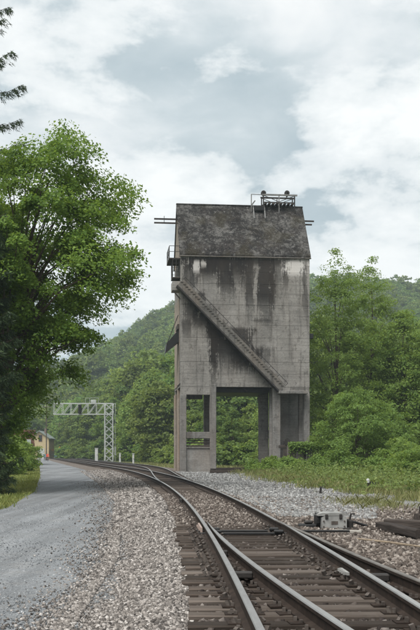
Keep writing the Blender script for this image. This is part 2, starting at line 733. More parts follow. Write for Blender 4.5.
ys_f = np.concatenate([np.arange(-12, 40, 0.35), np.arange(40, 110, 1.0), np.arange(110, 421, 5.0)])
strip('lawn', ys_f, lambda y: roadL(y) - 45, lambda y: roadL(y) + 0.35, 40, lambda x, y, u: -0.15 + 0.03 * wob(x, y, 0.6) - 0.1 * (u > 0.995), M['lawn'])
strip('gravel_road', ys_f, lambda y: roadL(y) - 0.15, lambda y: roadR(y) + 0.5, 16, lambda x, y, u: -0.168 + 0.012 * wob(x, y, 0.5) - 0.04 * (u < 0.01), M['road'])
strip('ballast', ys_f, lambda y: roadR(y) - 0.3, lambda y: railRight(y) + 2.6, 40, lambda x, y, u: gz(x, y) - 0.06 * (u < 0.02) - 0.06 * (u > 0.98), M['ballast'])


def yardz(x, y):
    return -0.118 + 0.03 * wob(x, y, 0.35) + 0.012 * wob(x, y, 1.4) + 0.10 * sm(x - railRight(y), 3, 9) * sm(y, 20, 45)


ys_y = np.concatenate([np.arange(-8, 60, 0.6), np.arange(60, 100, 2.0)])
strip('gravel_yard', ys_y, lambda y: railRight(y) + 1.7, lambda y: railRight(y) + 30, 60, lambda x, y, u: yardz(x, y) - 0.1 * (u < 0.01), M['yard'])


# ------------------------------------------------------------------ loose stones (stuff)
CUBE = np.array([[-1, -1, -1], [1, -1, -1], [1, 1, -1], [-1, 1, -1], [-1, -1, 1], [1, -1, 1], [1, 1, 1], [-1, 1, 1]], float)
CF = np.array([[3, 2, 1, 0], [4, 5, 6, 7], [0, 1, 5, 4], [1, 2, 6, 5], [2, 3, 7, 6], [3, 0, 4, 7]])


def rotmats(n):
    q = rng.normal(size=(n, 4))
    q /= np.linalg.norm(q, axis=1)[:, None]
    w, x, y, z = q.T
    R = np.empty((n, 3, 3))
    R[:, 0] = np.stack([1 - 2 * (y * y + z * z), 2 * (x * y - z * w), 2 * (x * z + y * w)], -1)
    R[:, 1] = np.stack([2 * (x * y + z * w), 1 - 2 * (x * x + z * z), 2 * (y * z - x * w)], -1)
    R[:, 2] = np.stack([2 * (x * z - y * w), 2 * (y * z + x * w), 1 - 2 * (x * x + y * y)], -1)
    return R


def stones(name, P, size, mat, label):
    n = len(P)
    sh = CUBE[None] * (0.55 + 0.45 * rng.random((n, 8, 3)))
    sh = sh * (0.6 + 0.6 * rng.random((n, 1, 3)))
    sh = np.einsum('nij,nkj->nki', rotmats(n), sh)
    sz = size * (0.55 + 0.9 * rng.random(n) ** 1.6)
    V = P[:, None, :] + sh * (sz / 2)[:, None, None]
    F = (CF[None] + (np.arange(n) * 8)[:, None, None]).reshape(-1, 4)
    return tag(np_obj(name, V.reshape(-1, 3), F, mat), label, 'gravel', kind='stuff')


def samp(n, y0, y1, fl, fr, power=1.0):
    """points with density falling off with distance"""
    y = y0 * (y1 / y0) ** (rng.random(n) ** power)
    x = fl(y) + (fr(y) - fl(y)) * rng.random(n)
    return x, y


def stone_z(x, y, lift=0.3, size=0.05):
    return gz(x, y) + (rng.random(len(x)) - 0.15) * size * lift


x, y = samp(46000, 6.5, 24, lambda y: roadR(y) - 0.12 - 0.0 * y, lambda y: railA(y) - 0.50)
j = rng.random(len(x))
x -= 0.35 * j ** 6
z = np.where(x < roadR(y), -0.16, stone_z(x, y, 0.5))
stones('ballast_stones', np.stack([x, y, z], -1), 0.036, M['stone_light'], 'loose pinkish grey ballast stones on the shoulder beside the gravel road')
x, y = samp(12000, 24, 95, lambda y: roadR(y) - 0.2, lambda y: railA(y) - 0.55)
z = np.where(x < roadR(y), -0.16, stone_z(x, y, 0.5, 0.06))
stones('ballast_stones', np.stack([x, y, z], -1), 0.072, M['stone_light'], 'paler ballast stones along the curve of the track towards the yellow house')
x, y = samp(20000, 6.0, 20.5, lambda y: railA(y) - 0.45, lambda y: railD(y) + 0.5)
z = stone_z(x, y, 0.45)
stones('ballast_stones', np.stack([x, y, z], -1), 0.056, M['stone_dark'], 'dark oily stones filling the gaps between the wooden ties of the turnout')
x, y = samp(9000, 20.5, 60, lambda y: railA(y) - 0.45, lambda y: railRight(y) + 0.5)
z = stone_z(x, y, 0.5)
stones('ballast_stones', np.stack([x, y, z], -1), 0.055, M['stone_brown'], 'brown dusty stones covering the ties beyond the switch points')
x, y = samp(20000, 8.0, 36, lambda y: railRight(y) + 0.4, lambda y: railRight(y) + 2.2 + 0.10 * y)
z = np.maximum(gz(x, y), np.where(x > railRight(y) + 1.8, yardz(x, y), -9)) + (rng.random(len(x)) - 0.1) * 0.02
stones('ballast_stones', np.stack([x, y, z], -1), 0.066, M['stone_brown'], 'coarse brown stones around the grey switch machine')
x, y = samp(16000, 24, 85, lambda y: railRight(y) + 0.5, lambda y: railRight(y) + 2.5 + 5.5 * sm(y, 20, 45))
z = np.maximum(gz(x, y), np.where(x > railRight(y) + 1.8, yardz(x, y), -9)) + (rng.random(len(x)) - 0.1) * 0.02
stones('crushed_stones', np.stack([x, y, z], -1), 0.085, M['stone_pale'], 'pale crushed stone spread between the curved track and the concrete tower')
x, y = samp(8000, 8, 34, lambda y: np.maximum(roadL(y), -0.24 * y - 0.3), lambda y: roadR(y) + 0.1)
stones('road_chippings', np.stack([x, y, np.full(len(x), -0.165)], -1), 0.017, M['stone_road'], 'small loose chippings scattered on the bluish gravel road')

x, y = samp(11000, 7, 60, lambda y: roadR(y) - 0.25, lambda y: roadR(y) + 0.25)
x = roadR(y) + rng.normal(size=len(x)) * (0.30 + 0.006 * y)
z = np.maximum(np.where(x < roadR(y) + 0.45, -0.165, -9), gz(x, y)) + 0.004
stones('road_edge_chippings', np.stack([x, y, z], -1), 0.028, M['stone_light'], 'mixed chippings blurring the edge between gravel road and ballast')

# ------------------------------------------------------------------ tracks
RP = [(-0.07, 0.0), (0.07, 0.0), (0.07, 0.012), (0.016, 0.035), (0.012, 0.115), (0.034, 0.128), (0.036, 0.160), (0.029, 0.170), (-0.029, 0.170), (-0.036, 0.160), (-0.034, 0.128), (-0.012, 0.115), (-0.016, 0.035), (-0.07, 0.012)]
RAIL_H = 0.175


def rail(fx, y0, y1, parent, step=0.6, top=None, taper=None, z0=0.006):
    ys = np.arange(y0, y1 + 1e-6, step)
    xs = fx(ys)
    tx = np.gradient(xs, ys)
    V = []
    k = len(RP)
    for i, (x, y, m) in enumerate(zip(xs, ys, tx)):
        l = math.sqrt(1 + m * m)
        nx, ny = 1 / l, -m / l
        w = 1.0
        if taper is not None:
            w = float(np.clip(abs(y - taper) / 4.0, 0.12, 1))
        for (a, b) in RP:
            V.append((x + nx * a * w, y + ny * a * w, z0 + b))
    F = []
    mi = []
    for i in range(len(ys) - 1):
        for j_ in range(k):
            F.append((i * k + j_, i * k + (j_ + 1) % k, (i + 1) * k + (j_ + 1) % k, (i + 1) * k + j_))
            mi.append(1 if j_ in (6, 7, 8) else 0)
    F += [tuple(range(k))[::-1], tuple((len(ys) - 1) * k + q for q in range(k))]
    mi += [0, 0]
    me = bpy.data.meshes.new('rail')
    me.from_pydata([tuple(map(float, v)) for v in V], [], F)
    return finish('rail', me, [M['rail'], top or M['railtop']], parent, False, mi)


TIE_ME = []
for q in range(8):
    b = MB()
    nseg = 7
    xs = np.linspace(-0.5, 0.5, nseg)
    V, F = [], []
    for x_ in xs:
        wv = 0.112 + 0.006 * random.random()
        zt = -0.004 * random.random()
        e = 0.010 + 0.012 * random.random()
        e2 = 0.010 + 0.014 * random.random()
        jx = random.uniform(-0.004, 0.004)
        for (a, c_) in ((-wv, -0.17), (wv, -0.17), (wv, zt - e), (wv - e, zt), (-wv + e2, zt), (-wv, zt - e2)):
            V.append((x_ + jx, a, c_))
    for i_ in range(nseg - 1):
        for k in range(6):
            F.append((i_ * 6 + k, i_ * 6 + (k + 1) % 6, (i_ + 1) * 6 + (k + 1) % 6, (i_ + 1) * 6 + k))
    F += [tuple(range(6))[::-1], tuple((nseg - 1) * 6 + k for k in range(6))]
    b.add(V, F)
    ob = b.build('tie', M['tie'])
    TIE_ME.append(ob.data)
    bpy.data.objects.remove(ob)

track = tag(empty('railway_track', (0, 8, 0)), 'rusty main track with a turnout curving away past the concrete tower', 'railway track')
TO = Vector((0, 8, 0))


def unparent_fix(o, org):
    o.location = Vector(o.location) - org


plates = MB()
spikes = MB()


def fasten(x, y, m, size=1.0, lumps=0):
    l = math.sqrt(1 + m * m)
    t_ = Vector((m / l, 1 / l, 0))
    n_ = Vector((1 / l, -m / l, 0))
    p = Vector((x, y, 0.004))
    plates.beam(p - n_ * 0.19, p + n_ * 0.19, 0.19, 0.016)
    for s_ in (-1, 1):
        for d_ in (-1, 1):
            q = p + n_ * (s_ * (0.088 + 0.03 * (d_ > 0))) + t_ * (d_ * 0.055)
            spikes.beam(q, q + Vector((0, 0, 0.035 + 0.02 * random.random())), 0.03, 0.03)
    for k in range(lumps):
        for s_ in (-1, 1):
            q = p + n_ * (s_ * (0.12 + 0.075 * k)) + t_ * random.uniform(-0.04, 0.04)
            spikes.beam(q + t_ * random.uniform(-.02, .02), q + Vector((0, 0, random.uniform(.025, .06))) + n_ * s_ * 0.02, random.uniform(.03, .05), random.uniform(.03, .05))


ynow = 2.0
tie_count = 0
while ynow < 112:
    m = float(slope(ynow))
    ang = math.atan2(-m, 1)       # heading
    jit = random.uniform(-0.05, 0.05)
    yy = ynow + random.uniform(-0.025, 0.025)
    left = float(railA(yy)) - 0.54 + jit
    right = float(railA(yy)) + GA + 0.54 + jit
    if yy < 20.5:
        right = max(right, float(railD(yy)) + 0.52 + jit)
    elif 46 < yy < 84:
        right = float(railR2(yy)) + 0.54 + jit
    L = right - left
    zt = random.uniform(-0.012, 0.004)
    o = link_copy('tie', TIE_ME[random.randrange(8)], track, (0, 0, 0), 0, (L, random.uniform(0.95, 1.08), 1))
    cx = (left + right) / 2
    o.location = Vector((cx, yy - (cx - float(railA(yy))) * m * -1 * -1, zt)) - TO
    o.rotation_euler = (random.uniform(-0.02, 0.02), 0, -math.atan(-m) * -1 + random.uniform(-0.012, 0.012) if False else math.atan(-m) * 1.0 + random.uniform(-0.012, 0.012))
    # keep every tie square to the rails: rotate about the left rail
    tie_count += 1
    if yy < 45:
        near = yy < 21
        lum = 3 if 12.2 < yy < 20 else (1 if near else 0)
        rails_here = [(float(railA(yy)), m)]
        if near:
            rails_here += [(float(railC(yy)), m), (float(railD(yy)), float(slopeB(min(yy, PTS))))]
            if yy < PTS - 0.5:
                rails_here.append((float(railB(yy)), float(slopeB(yy))))
        else:
            rails_here.append((float(railC(yy)), m))
        for k_, (rx_, rm_) in enumerate(rails_here):
            fasten(rx_, yy + (rx_ - float(railA(yy))) * -m, rm_, lumps=lum if k_ in (0, 1) else 0)
    ynow += 0.50 if ynow < 45 else 0.56
o = plates.build('tie_plates', M['rail'], track)
o.location = -TO
tag(o, kind='stuff')
o = spikes.build('spikes', M['rustiron'], track)
o.location = -TO
tag(o, kind='stuff')

for args in ((railA, -8, 420), (railC, 20.2, 420)):
    st = 0.6 if args[1] < 0 else 0.7
    o = rail(args[0], args[1], args[2], track, 0.7)
    o.location = -TO
o = rail(railD, -8, 20.2, track, 0.6, M['railtop2']); o.location = -TO
o = rail(railC, -8, PTS, track, 0.6, taper=PTS + 0.3, z0=0.012); o.location = -TO
o = rail(railB, -8, PTS, track, 0.6, taper=PTS + 0.3, z0=0.012); o.location = -TO

# switch rods, joint bars, heel blocks
for yy in (19.15, 18.55):
    b = MB()
    xa, xd = float(railA(yy)) - 0.15, float(railD(yy)) + (1.25 if yy > 19 else 0.2)
    b.box(xa, xd, yy - 0.045, yy + 0.045, 0.015, 0.055, bev=0.01)
    for xx in (float(railA(yy)) + 0.2, float(railD(yy)) - 0.2):
        b.box(xx - 0.09, xx + 0.09, yy - 0.08, yy + 0.08, 0.05, 0.10, bev=0.015)
    o = b.build('switch_rod', M['black'], track); o.location = -TO


def joint(fx, y, side, mat, ln=0.6, hh=0.08, dx=0.04):
    b = MB()
    p0, p1 = (Vector((float(fx(yy_)) + side * dx, yy_, 0.085)) for yy_ in (y - ln / 2, y + ln / 2))
    b.beam(p0, p1, 0.035, hh)
    for k in range(4):
        q = p0.lerp(p1, (k + 0.5) / 4)
        b.beam(q + Vector((side * 0.015, 0, 0)), q + Vector((side * 0.05, 0, 0)), 0.035, 0.035)
    o = b.build('joint_bar', mat, track)
    o.location = -TO


joint(railA, 19.4, -1, m_simple('pale_joint_insulation', (0.28, 0.22, 0.19), 0.8, 0, 0.2, 9), 1.3, 0.09, 0.075)
joint(railC, 12.2, -1, M['silver'], 0.5, 0.035, 0.09)
joint(railA, 30.5, -1, M['iron'], 0.9, 0.1, 0.06)
joint(railC, 30.0, 1, M['iron'], 0.9, 0.1, 0.06)
for yy in (11.6, 9.1):
    b = MB()
    xa, xd = float(railC(yy)) + 0.05, float(railD(yy)) - 0.05
    b.box(xa, xd, yy - 0.07, yy + 0.07, 0.04, 0.13, bev=0.015)
    o = b.build('heel_block', M['iron'], track); o.location = -TO
for yy in (11.9, 14.5):
    b = MB()
    xa, xd = float(railA(yy)) + 0.05, float(railB(yy)) - 0.05
    b.box(xa, xd, yy - 0.06, yy + 0.06, 0.04, 0.12, bev=0.015)
    o = b.build('heel_block', M['iron'], track); o.location = -TO

# ties of the far distance, too small to tell apart
b = MB()
yy = 112.0
while yy < 330:
    m = float(slope(yy))
    x0, x1 = float(railA(yy)) - 0.54, float(railA(yy)) + 2.05
    b.beam((x0, yy + 0.54 * m, -0.06), (x1, yy - 2.05 * m, -0.06), 0.22, 0.12)
    yy += 0.6
o = b.build('far_ties', M['tie'], track)
o.location = -TO
tag(o, kind='stuff')

branch = tag(empty('branch_track', (0, 80, 0)), 'second track leaving the main line beside the tower towards the signal gantry', 'railway track')
BO = Vector((0, 80, 0))
for fx, y0 in ((railL2, 47.5), (railR2, 47.5)):
    o = rail(fx, y0, 420, branch, 0.9, taper=46.5)
    o.location = -BO
yy = 84.3
while yy < 126:
    m = float(slope(yy)) + float(boff(yy + 0.5) - boff(yy - 0.5))
    x0, x1 = float(railL2(yy)) - 0.54, float(railR2(yy)) + 0.54
    cxx = (x0 + x1) / 2
    o = link_copy('tie', TIE_ME[random.randrange(8)], branch, Vector((cxx, yy + (cxx - x0) * 0.0, random.uniform(-0.012, 0.004))) - BO, math.atan(-m), (x1 - x0, 1.0, 1))
    yy += 0.6
b = MB()
while yy < 330:
    m = float(slope(yy))
    x0, x1 = float(railL2(yy)) - 0.54, float(railR2(yy)) + 0.54
    b.beam((x0, yy + 0.54 * m, -0.06), (x1, yy - 2.05 * m, -0.06), 0.22, 0.12)
    yy += 0.65
o = b.build('far_ties', M['tie'], branch)
o.location = -BO
tag(o, kind='stuff')

# ------------------------------------------------------------------ concrete coaling tower
TH = math.radians(6.0)
TORG = at(180.5, 470, 88.0)
TORG.z = -0.15
TU = Vector((math.cos(TH), math.sin(TH), 0))
TD = Vector((-math.sin(TH), math.cos(TH), 0))
TDEP = 7.6


def T(px, py, dep=0.0):
    """tower-local (x, z) where the ray through a pixel meets the plane at local depth dep"""
    d = Vector(((px - CX) / FPX, 1.0, -(py - HY) / FPX))
    c0 = Vector((0, 0, CAMZ))
    tt = (dep - (c0 - TORG).dot(TD)) / d.dot(TD)
    p = c0 + d * tt - TORG
    return p.dot(TU), p.z


TW = T(309.6, 400)[0]
print('tower width', TW, 'eave', T(245, 257)[1], 'ridge', T(240, 205, TDEP / 2)[1])


def concrete(name, base, streak=1.0, stains=(), whites=(), warm=0.0):
    t = NT(name)
    sx = t.n('ShaderNodeSeparateXYZ')
    t.l(t.tc.outputs['Object'], sx.inputs[0])
    n_big = t.noise(0.5, 6, 0.6)
    n_fine = t.noise(7, 7, 0.65)
    n_st = t.noise(1.0, 7, 0.62, 0.2, stretch=(2.4, 2.4, 0.16))
    n_br = t.noise(1.0, 5, 0.6, stretch=(0.35, 0.35, 7.5))      # board marks
    c0 = tuple(x * 0.72 for x in base)
    c1 = tuple(x * 1.22 for x in base)
    c = t.ramp(n_big, [(0.3, c0), (0.7, c1)])
    c = t.mix(0.55, c, t.mix(1.0, c, t.ramp(n_fine, [(0.3, 0.62), (0.7, 1.35)]), 'MULTIPLY'))
    c = t.mix(0.5, c, t.mix(1.0, c, t.ramp(n_br, [(0.35, 0.72), (0.65, 1.22)]), 'MULTIPLY'))
    c = t.mix(t.math('MULTIPLY', t.ramp(n_st, [(0.52, 0.0), (0.68, 0.8)]), streak), c, (0.045, 0.041, 0.037))
    blot = t.noise(2.6, 8, 0.72, 0.5, stretch=(1, 1, 0.75))
    c = t.mix(t.math('MULTIPLY', t.ramp(blot, [(0.545, 0.0), (0.61, 0.8)]), 0.75 * streak), c, (0.05, 0.046, 0.042))
    wob_ = t.math('MULTIPLY', t.math('SUBTRACT', t.noise(1.6, 6, 0.65, stretch=(1, 1, 0.5)), 0.5), 1.5)
    edge = t.math('ADD', t.math('MULTIPLY', t.noise(1.0, 8, 0.72, 0.3, stretch=(6.5, 6.5, 0.42)), 0.55), t.math('MULTIPLY', t.noise(3.4, 9, 0.78, 0.2), 0.45))

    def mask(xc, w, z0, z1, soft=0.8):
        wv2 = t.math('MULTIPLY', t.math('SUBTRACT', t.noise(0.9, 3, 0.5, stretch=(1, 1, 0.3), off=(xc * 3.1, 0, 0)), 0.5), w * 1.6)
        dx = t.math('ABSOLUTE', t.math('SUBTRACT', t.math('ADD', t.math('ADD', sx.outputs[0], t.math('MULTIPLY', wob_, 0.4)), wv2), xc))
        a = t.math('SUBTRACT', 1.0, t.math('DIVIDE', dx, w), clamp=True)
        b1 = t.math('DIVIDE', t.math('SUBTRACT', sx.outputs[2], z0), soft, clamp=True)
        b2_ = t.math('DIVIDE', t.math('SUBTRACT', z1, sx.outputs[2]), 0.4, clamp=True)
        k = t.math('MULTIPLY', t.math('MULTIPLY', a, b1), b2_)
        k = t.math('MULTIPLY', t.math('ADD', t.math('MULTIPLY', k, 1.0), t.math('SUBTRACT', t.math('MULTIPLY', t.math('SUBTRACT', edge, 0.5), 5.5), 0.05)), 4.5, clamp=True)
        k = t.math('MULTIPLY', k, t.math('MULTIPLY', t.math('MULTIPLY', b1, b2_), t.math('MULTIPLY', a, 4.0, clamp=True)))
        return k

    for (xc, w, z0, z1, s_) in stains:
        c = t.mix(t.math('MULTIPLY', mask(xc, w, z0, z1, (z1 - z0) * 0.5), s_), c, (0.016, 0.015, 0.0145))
    for (xc, w, z0, z1, s_) in whites:
        c = t.mix(t.math('MULTIPLY', mask(xc, w, z0, z1, 0.5), s_), c, (0.50, 0.48, 0.46))
    if warm:
        c = t.mix(t.ramp(t.noise(0.7, 5, 0.6, stretch=(1, 1, 0.3)), [(0.4, 0.0), (0.65, warm)]), c, (0.27, 0.20, 0.145))
    h = t.math('ADD', n_fine, t.math('MULTIPLY', n_br, 0.7))
    return t.done(c, 0.93, 0, t.bump(h, 0.5, 0.03), 0.2)


def TX(px):
    return T(px, 400)[0]


def TZ(py, px=240):
    return T(px, py)[1]


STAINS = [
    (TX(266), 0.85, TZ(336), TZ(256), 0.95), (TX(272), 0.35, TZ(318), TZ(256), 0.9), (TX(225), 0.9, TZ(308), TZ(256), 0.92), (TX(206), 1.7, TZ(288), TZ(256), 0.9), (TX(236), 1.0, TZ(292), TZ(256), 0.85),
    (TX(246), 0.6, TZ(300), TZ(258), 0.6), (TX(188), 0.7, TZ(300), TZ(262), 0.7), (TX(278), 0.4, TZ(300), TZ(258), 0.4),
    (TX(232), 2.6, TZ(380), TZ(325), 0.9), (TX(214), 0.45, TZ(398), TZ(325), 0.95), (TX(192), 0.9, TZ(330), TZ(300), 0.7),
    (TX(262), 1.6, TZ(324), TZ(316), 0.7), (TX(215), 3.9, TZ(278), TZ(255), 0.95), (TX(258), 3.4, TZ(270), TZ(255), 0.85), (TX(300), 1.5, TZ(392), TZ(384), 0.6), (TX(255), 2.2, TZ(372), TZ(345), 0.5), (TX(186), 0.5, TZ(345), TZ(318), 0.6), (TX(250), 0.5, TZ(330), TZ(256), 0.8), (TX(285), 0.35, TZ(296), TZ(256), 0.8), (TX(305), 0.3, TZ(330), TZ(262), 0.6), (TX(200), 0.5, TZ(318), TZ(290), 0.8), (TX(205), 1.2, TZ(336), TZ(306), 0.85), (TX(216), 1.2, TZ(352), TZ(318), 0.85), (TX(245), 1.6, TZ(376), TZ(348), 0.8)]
WHITES = [(TX(296), 1.3, TZ(277), TZ(257), 0.95), (TX(197), 0.32, TZ(276), TZ(259), 0.8), (TX(203), 0.3, TZ(270), TZ(259), 0.7)]
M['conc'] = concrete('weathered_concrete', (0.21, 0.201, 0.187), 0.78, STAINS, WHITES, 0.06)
M['conc2'] = concrete('column_concrete', (0.165, 0.16, 0.152), 0.8, (), (), 0.15)
M['conc3'] = concrete('pale_concrete', (0.205, 0.20, 0.19), 0.35, (), (), 0.2)
M['conc_dark'] = concrete('stair_concrete', (0.125, 0.119, 0.11), 1.1, (), (), 0.2)
M['conc_side'] = concrete('side_concrete', (0.24, 0.21, 0.18), 0.6, (), (), 0.6)
t = NT('sooty_roof')
n1 = t.noise(1.3, 8, 0.7, 0.4)
n2 = t.noise(4.5, 8, 0.75, 0.3)
n3 = t.noise(0.45, 5, 0.6)
c = t.ramp(n1, [(0.3, (0.016, 0.014, 0.013)), (0.55, (0.036, 0.032, 0.030)), (0.75, (0.062, 0.057, 0.053))])
n4 = t.noise(3.2, 9, 0.8, 0.15, off=(5, 1, 2))
n5 = t.noise(11, 6, 0.8)
n6 = t.noise(0.55, 7, 0.72, 0.6, off=(2, 8, 4))
c = t.mix(t.ramp(n6, [(0.44, 0.0), (0.56, 0.95)]), c, (0.105, 0.102, 0.096))
n7 = t.noise(0.9, 8, 0.75, 0.8, off=(1, 3, 9))
c = t.mix(t.ramp(n7, [(0.46, 0.0), (0.56, 0.9)]), c, (0.013, 0.012, 0.011))
c = t.mix(t.ramp(n2, [(0.50, 0.0), (0.56, 0.85)]), c, (0.014, 0.0135, 0.013))
c = t.mix(t.ramp(n4, [(0.56, 0.0), (0.61, 0.85)]), c, (0.14, 0.137, 0.132))
c = t.mix(t.ramp(n3, [(0.50, 0.0), (0.62, 0.5)]), c, (0.030, 0.025, 0.013))
c = t.mix(t.ramp(n5, [(0.59, 0.0), (0.65, 0.75)]), c, (0.21, 0.207, 0.20))
M['roof'] = t.done(c, 0.95, 0, t.bump(n2, 0.6, 0.05), 0.15)

tower = tag(empty('coaling_tower', TORG, TH), 'tall weathered concrete coaling tower with dark pitched roof and diagonal stair', 'tower')


def tp(name, mb, mat, parent=None, smooth=False):
    return mb.build(name, mat, parent or tower, smooth)


zE = T(245, 257.5)[1]
zR = T(240, 205.5, TDEP / 2)[1]
zBotL, zBotM, zBotR = TZ(395), TZ(387), TZ(393)
xc1a, xc1b = TX(210), TX(216.3)
xR0 = TX(281)
# bin body: courses of concrete, each pour its own lift
zcur = zBotM
lifts = [332, 0]
edges_ = [zBotM, TZ(374), TZ(362), TZ(350), TZ(338), TZ(325), TZ(315.5), TZ(305), TZ(294), TZ(284), TZ(272), zE]
for a_, b_ in zip(edges_[:-1], edges_[1:]):
    k_ = random.uniform(-0.012, 0.012)
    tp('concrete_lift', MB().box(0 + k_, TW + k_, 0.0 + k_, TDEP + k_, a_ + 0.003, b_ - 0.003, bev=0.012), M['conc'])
tp('bin_core', MB().box(0.05, TW - 0.05, 0.05, TDEP - 0.05, zBotM + 0.05, zE - 0.01), M['conc2'])
# lower left bay wall below the bins and its hanging lintels
tp('lintel', MB().box(0.012, xc1a + 0.02, 0.012, 0.62, zBotL, zBotM + 0.006, bev=0.02), M['conc'])
tp('lintel', MB().box(0.012, xc1a + 0.02, TDEP - 0.62, TDEP - 0.012, zBotL, zBotM + 0.006, bev=0.02), M['conc2'])
tp('lintel', MB().box(TX(273), TW - 0.012, 0.012, 0.9, zBotR, zBotM + 0.006, bev=0.02), M['conc'])


def column(x0, x1, y0, y1, z0, z1, mat='conc2'):
    return tp('column', MB().box(x0, x1, y0, y1, z0, z1, bev=0.035), M[mat])


zb = -0.25
column(-0.02, TX(186.5), -0.03, 0.62, zb, zBotL + 0.01)
column(xc1a, xc1b, -0.05, 0.6, zb, zBotM + 0.25)
column(TX(273), TX(280.5), -0.04, 0.62, zb, zBotM - 0.35)
column(TX(304), TW + 0.02, -0.03, 0.6, zb, zBotR + 0.01)
# second and third rows of columns
xb0, xb1 = T(200.5, 430, TDEP - 0.7)[0], T(207.5, 430, TDEP - 0.7)[0]
column(xb0 + 0.35, xb1 + 0.25, TDEP - 0.7, TDEP, zb, zBotM - 0.01, 'conc2')
column(-0.02, 0.55, TDEP - 0.6, TDEP + 0.02, zb, zBotL + 0.01, 'conc_side')
column(-0.02, 0.5, TDEP * 0.5 - 0.3, TDEP * 0.5 + 0.3, zb, zBotM - 0.01, 'conc_side')
xm0, xm1 = T(259.5, 430, TDEP * 0.5)[0], T(268.5, 430, TDEP * 0.5)[0]
column(xm0, xm1, TDEP * 0.5, TDEP * 0.5 + 0.8, zb, zBotM - 0.01)
xm0, xm1 = T(259.8, 430, TDEP - 0.7)[0], T(267, 430, TDEP - 0.7)[0]
column(xm0, xm1, TDEP - 0.7, TDEP - 0.02, zb, zBotM - 0.01)
column(TW - 0.6, TW + 0.02, TDEP - 0.6, TDEP + 0.02, zb, zBotM - 0.01)
# left bay low wall, beam and slats
xl0, xl1 = TX(186.5) + 0.005, xc1a - 0.005
tp('panel_wall', MB().box(xl0 - 0.1, xl1 + 0.1, 0.12, 0.42, zb, TZ(447.5), bev=0.03), M['conc3'])
tp('cross_beam', MB().box(xl0 - 0.1, xl1 + 0.12, 0.06, 0.55, TZ(438.5), TZ(432), bev=0.03), M['conc2'])
for k_, (pa, pb) in enumerate(((446.8, 445.2), (443.6, 442.2), (441.0, 440.2))):
    tp('slat', MB().box(xl0, xl1, 0.2 + 0.03 * k_, 0.3 + 0.03 * k_, TZ(pa), TZ(pb), bev=0.01), M['timber'])
tp('sill', MB().box(xl0 - 0.05, xl1 + 0.15, 0.02, 0.5, TZ(448.2), TZ(447.0), bev=0.01), M['conc2'])
# shadowed wall behind the low panel
# right bay: recessed hopper wall and inner columns
tp('recessed_wall', MB().box(TX(280), TX(305), 2.6, 2.9, zb, zBotM - 0.01), M['conc3'])
column(T(299, 430, 1.4)[0], T(303.5, 430, 1.4)[0], 1.4, 1.9, zb, zBotM - 0.01)
column(T(270, 430, 1.2)[0], T(274, 430, 1.2)[0], 1.2, 1.9, zb, zBotM - 0.02, 'conc3')
# left side plinth and the brick-brown pier face
tp('pier', MB().box(-0.10, 0.02, 1.3, 2.4, zb, TZ(398), bev=0.02), M['conc_side'])
tp('pier', MB().box(-0.16, -0.02, 4.6, 6.2, zb, TZ(392), bev=0.02), M['conc_side'])
tp('side_panel', MB().box(-0.045, -0.013, 0.9, TDEP - 0.6, zBotL + 0.9, TZ(296), bev=0.01), M['conc_side'])

# roof
ov = 0.10
th = 0.22
roof = MB()
prof = [(-0.16, zE + 0.02), (TDEP / 2, zR), (TDEP + 0.16, zE + 0.02), (TDEP + 0.16, zE + 0.24), (TDEP / 2, zR + 0.0), (-0.16, zE + 0.24)]
slabf = [(-0.10, zE + 0.05), (-0.10, zE + 0.22), (TDEP / 2, zR), (TDEP / 2, zR - 0.34)]
slabb = [(TDEP + 0.20, zE + 0.05), (TDEP + 0.20, zE + 0.27), (TDEP / 2 + 0.004, zR), (TDEP / 2 + 0.004, zR - 0.34)]
rf = tp('roof', MB().prism(slabf, 0, -ov, TW + ov), M['roof'])
tp('roof_slab', MB().prism(slabb, 0, -ov, TW + ov), M['roof'], rf)
tp('eave', MB().box(-0.14, TW + 0.14, -0.15, 0.05, zE - 0.03, zE + 0.06, bev=0.03), M['conc_dark'], rf)
tp('ridge_cap', MB().box(-ov - 0.02, TW + ov + 0.02, TDEP / 2 - 0.12, TDEP / 2 + 0.12, zR - 0.10, zR + 0.04, bev=0.03), M['roof'], rf)
tp('gable_wall', MB().prism([(0.03, zE + 0.005), (TDEP - 0.03, zE + 0.005), (TDEP / 2, zR - 0.36)], 0, 0.0, 0.25), M['conc_side'])
tp('gable_wall', MB().prism([(0.03, zE + 0.005), (TDEP - 0.03, zE + 0.005), (TDEP / 2, zR - 0.36)], 0, TW - 0.25, TW), M['conc'])

# diagonal stair across the front
DL = Vector((TX(180.0), 0, TZ(283.5, 181)))
DR = Vector((TX(281.5), 0, TZ(388.5, 281)))
dd = (DR - DL)
dn = dd.normalized()
up = Vector((-dn.z, 0, dn.x))
stair = empty('stair', (0, 0, 0))
stair.parent = tower
sb = MB()
hb = 0.37
q0, q1 = DL - up * 0.05, DR - up * 0.05
sb.add([q0 + Vector((0, -0.95, 0)) - up * hb, q1 + Vector((0, -0.95, 0)) - up * hb, q1 + Vector((0, -0.95, 0)) + up * hb, q0 + Vector((0, -0.95, 0)) + up * hb,
        q0 + Vector((0, -0.78, 0)) - up * hb, q1 + Vector((0, -0.78, 0)) - up * hb, q1 + Vector((0, -0.78, 0)) + up * hb, q0 + Vector((0, -0.78, 0)) + up * hb],
       [(0, 1, 2, 3), (7, 6, 5, 4), (0, 4, 5, 1), (1, 5, 6, 2), (2, 6, 7, 3), (3, 7, 4, 0)])
sb.build('stringer', M['conc_dark'], stair)
sb = MB()
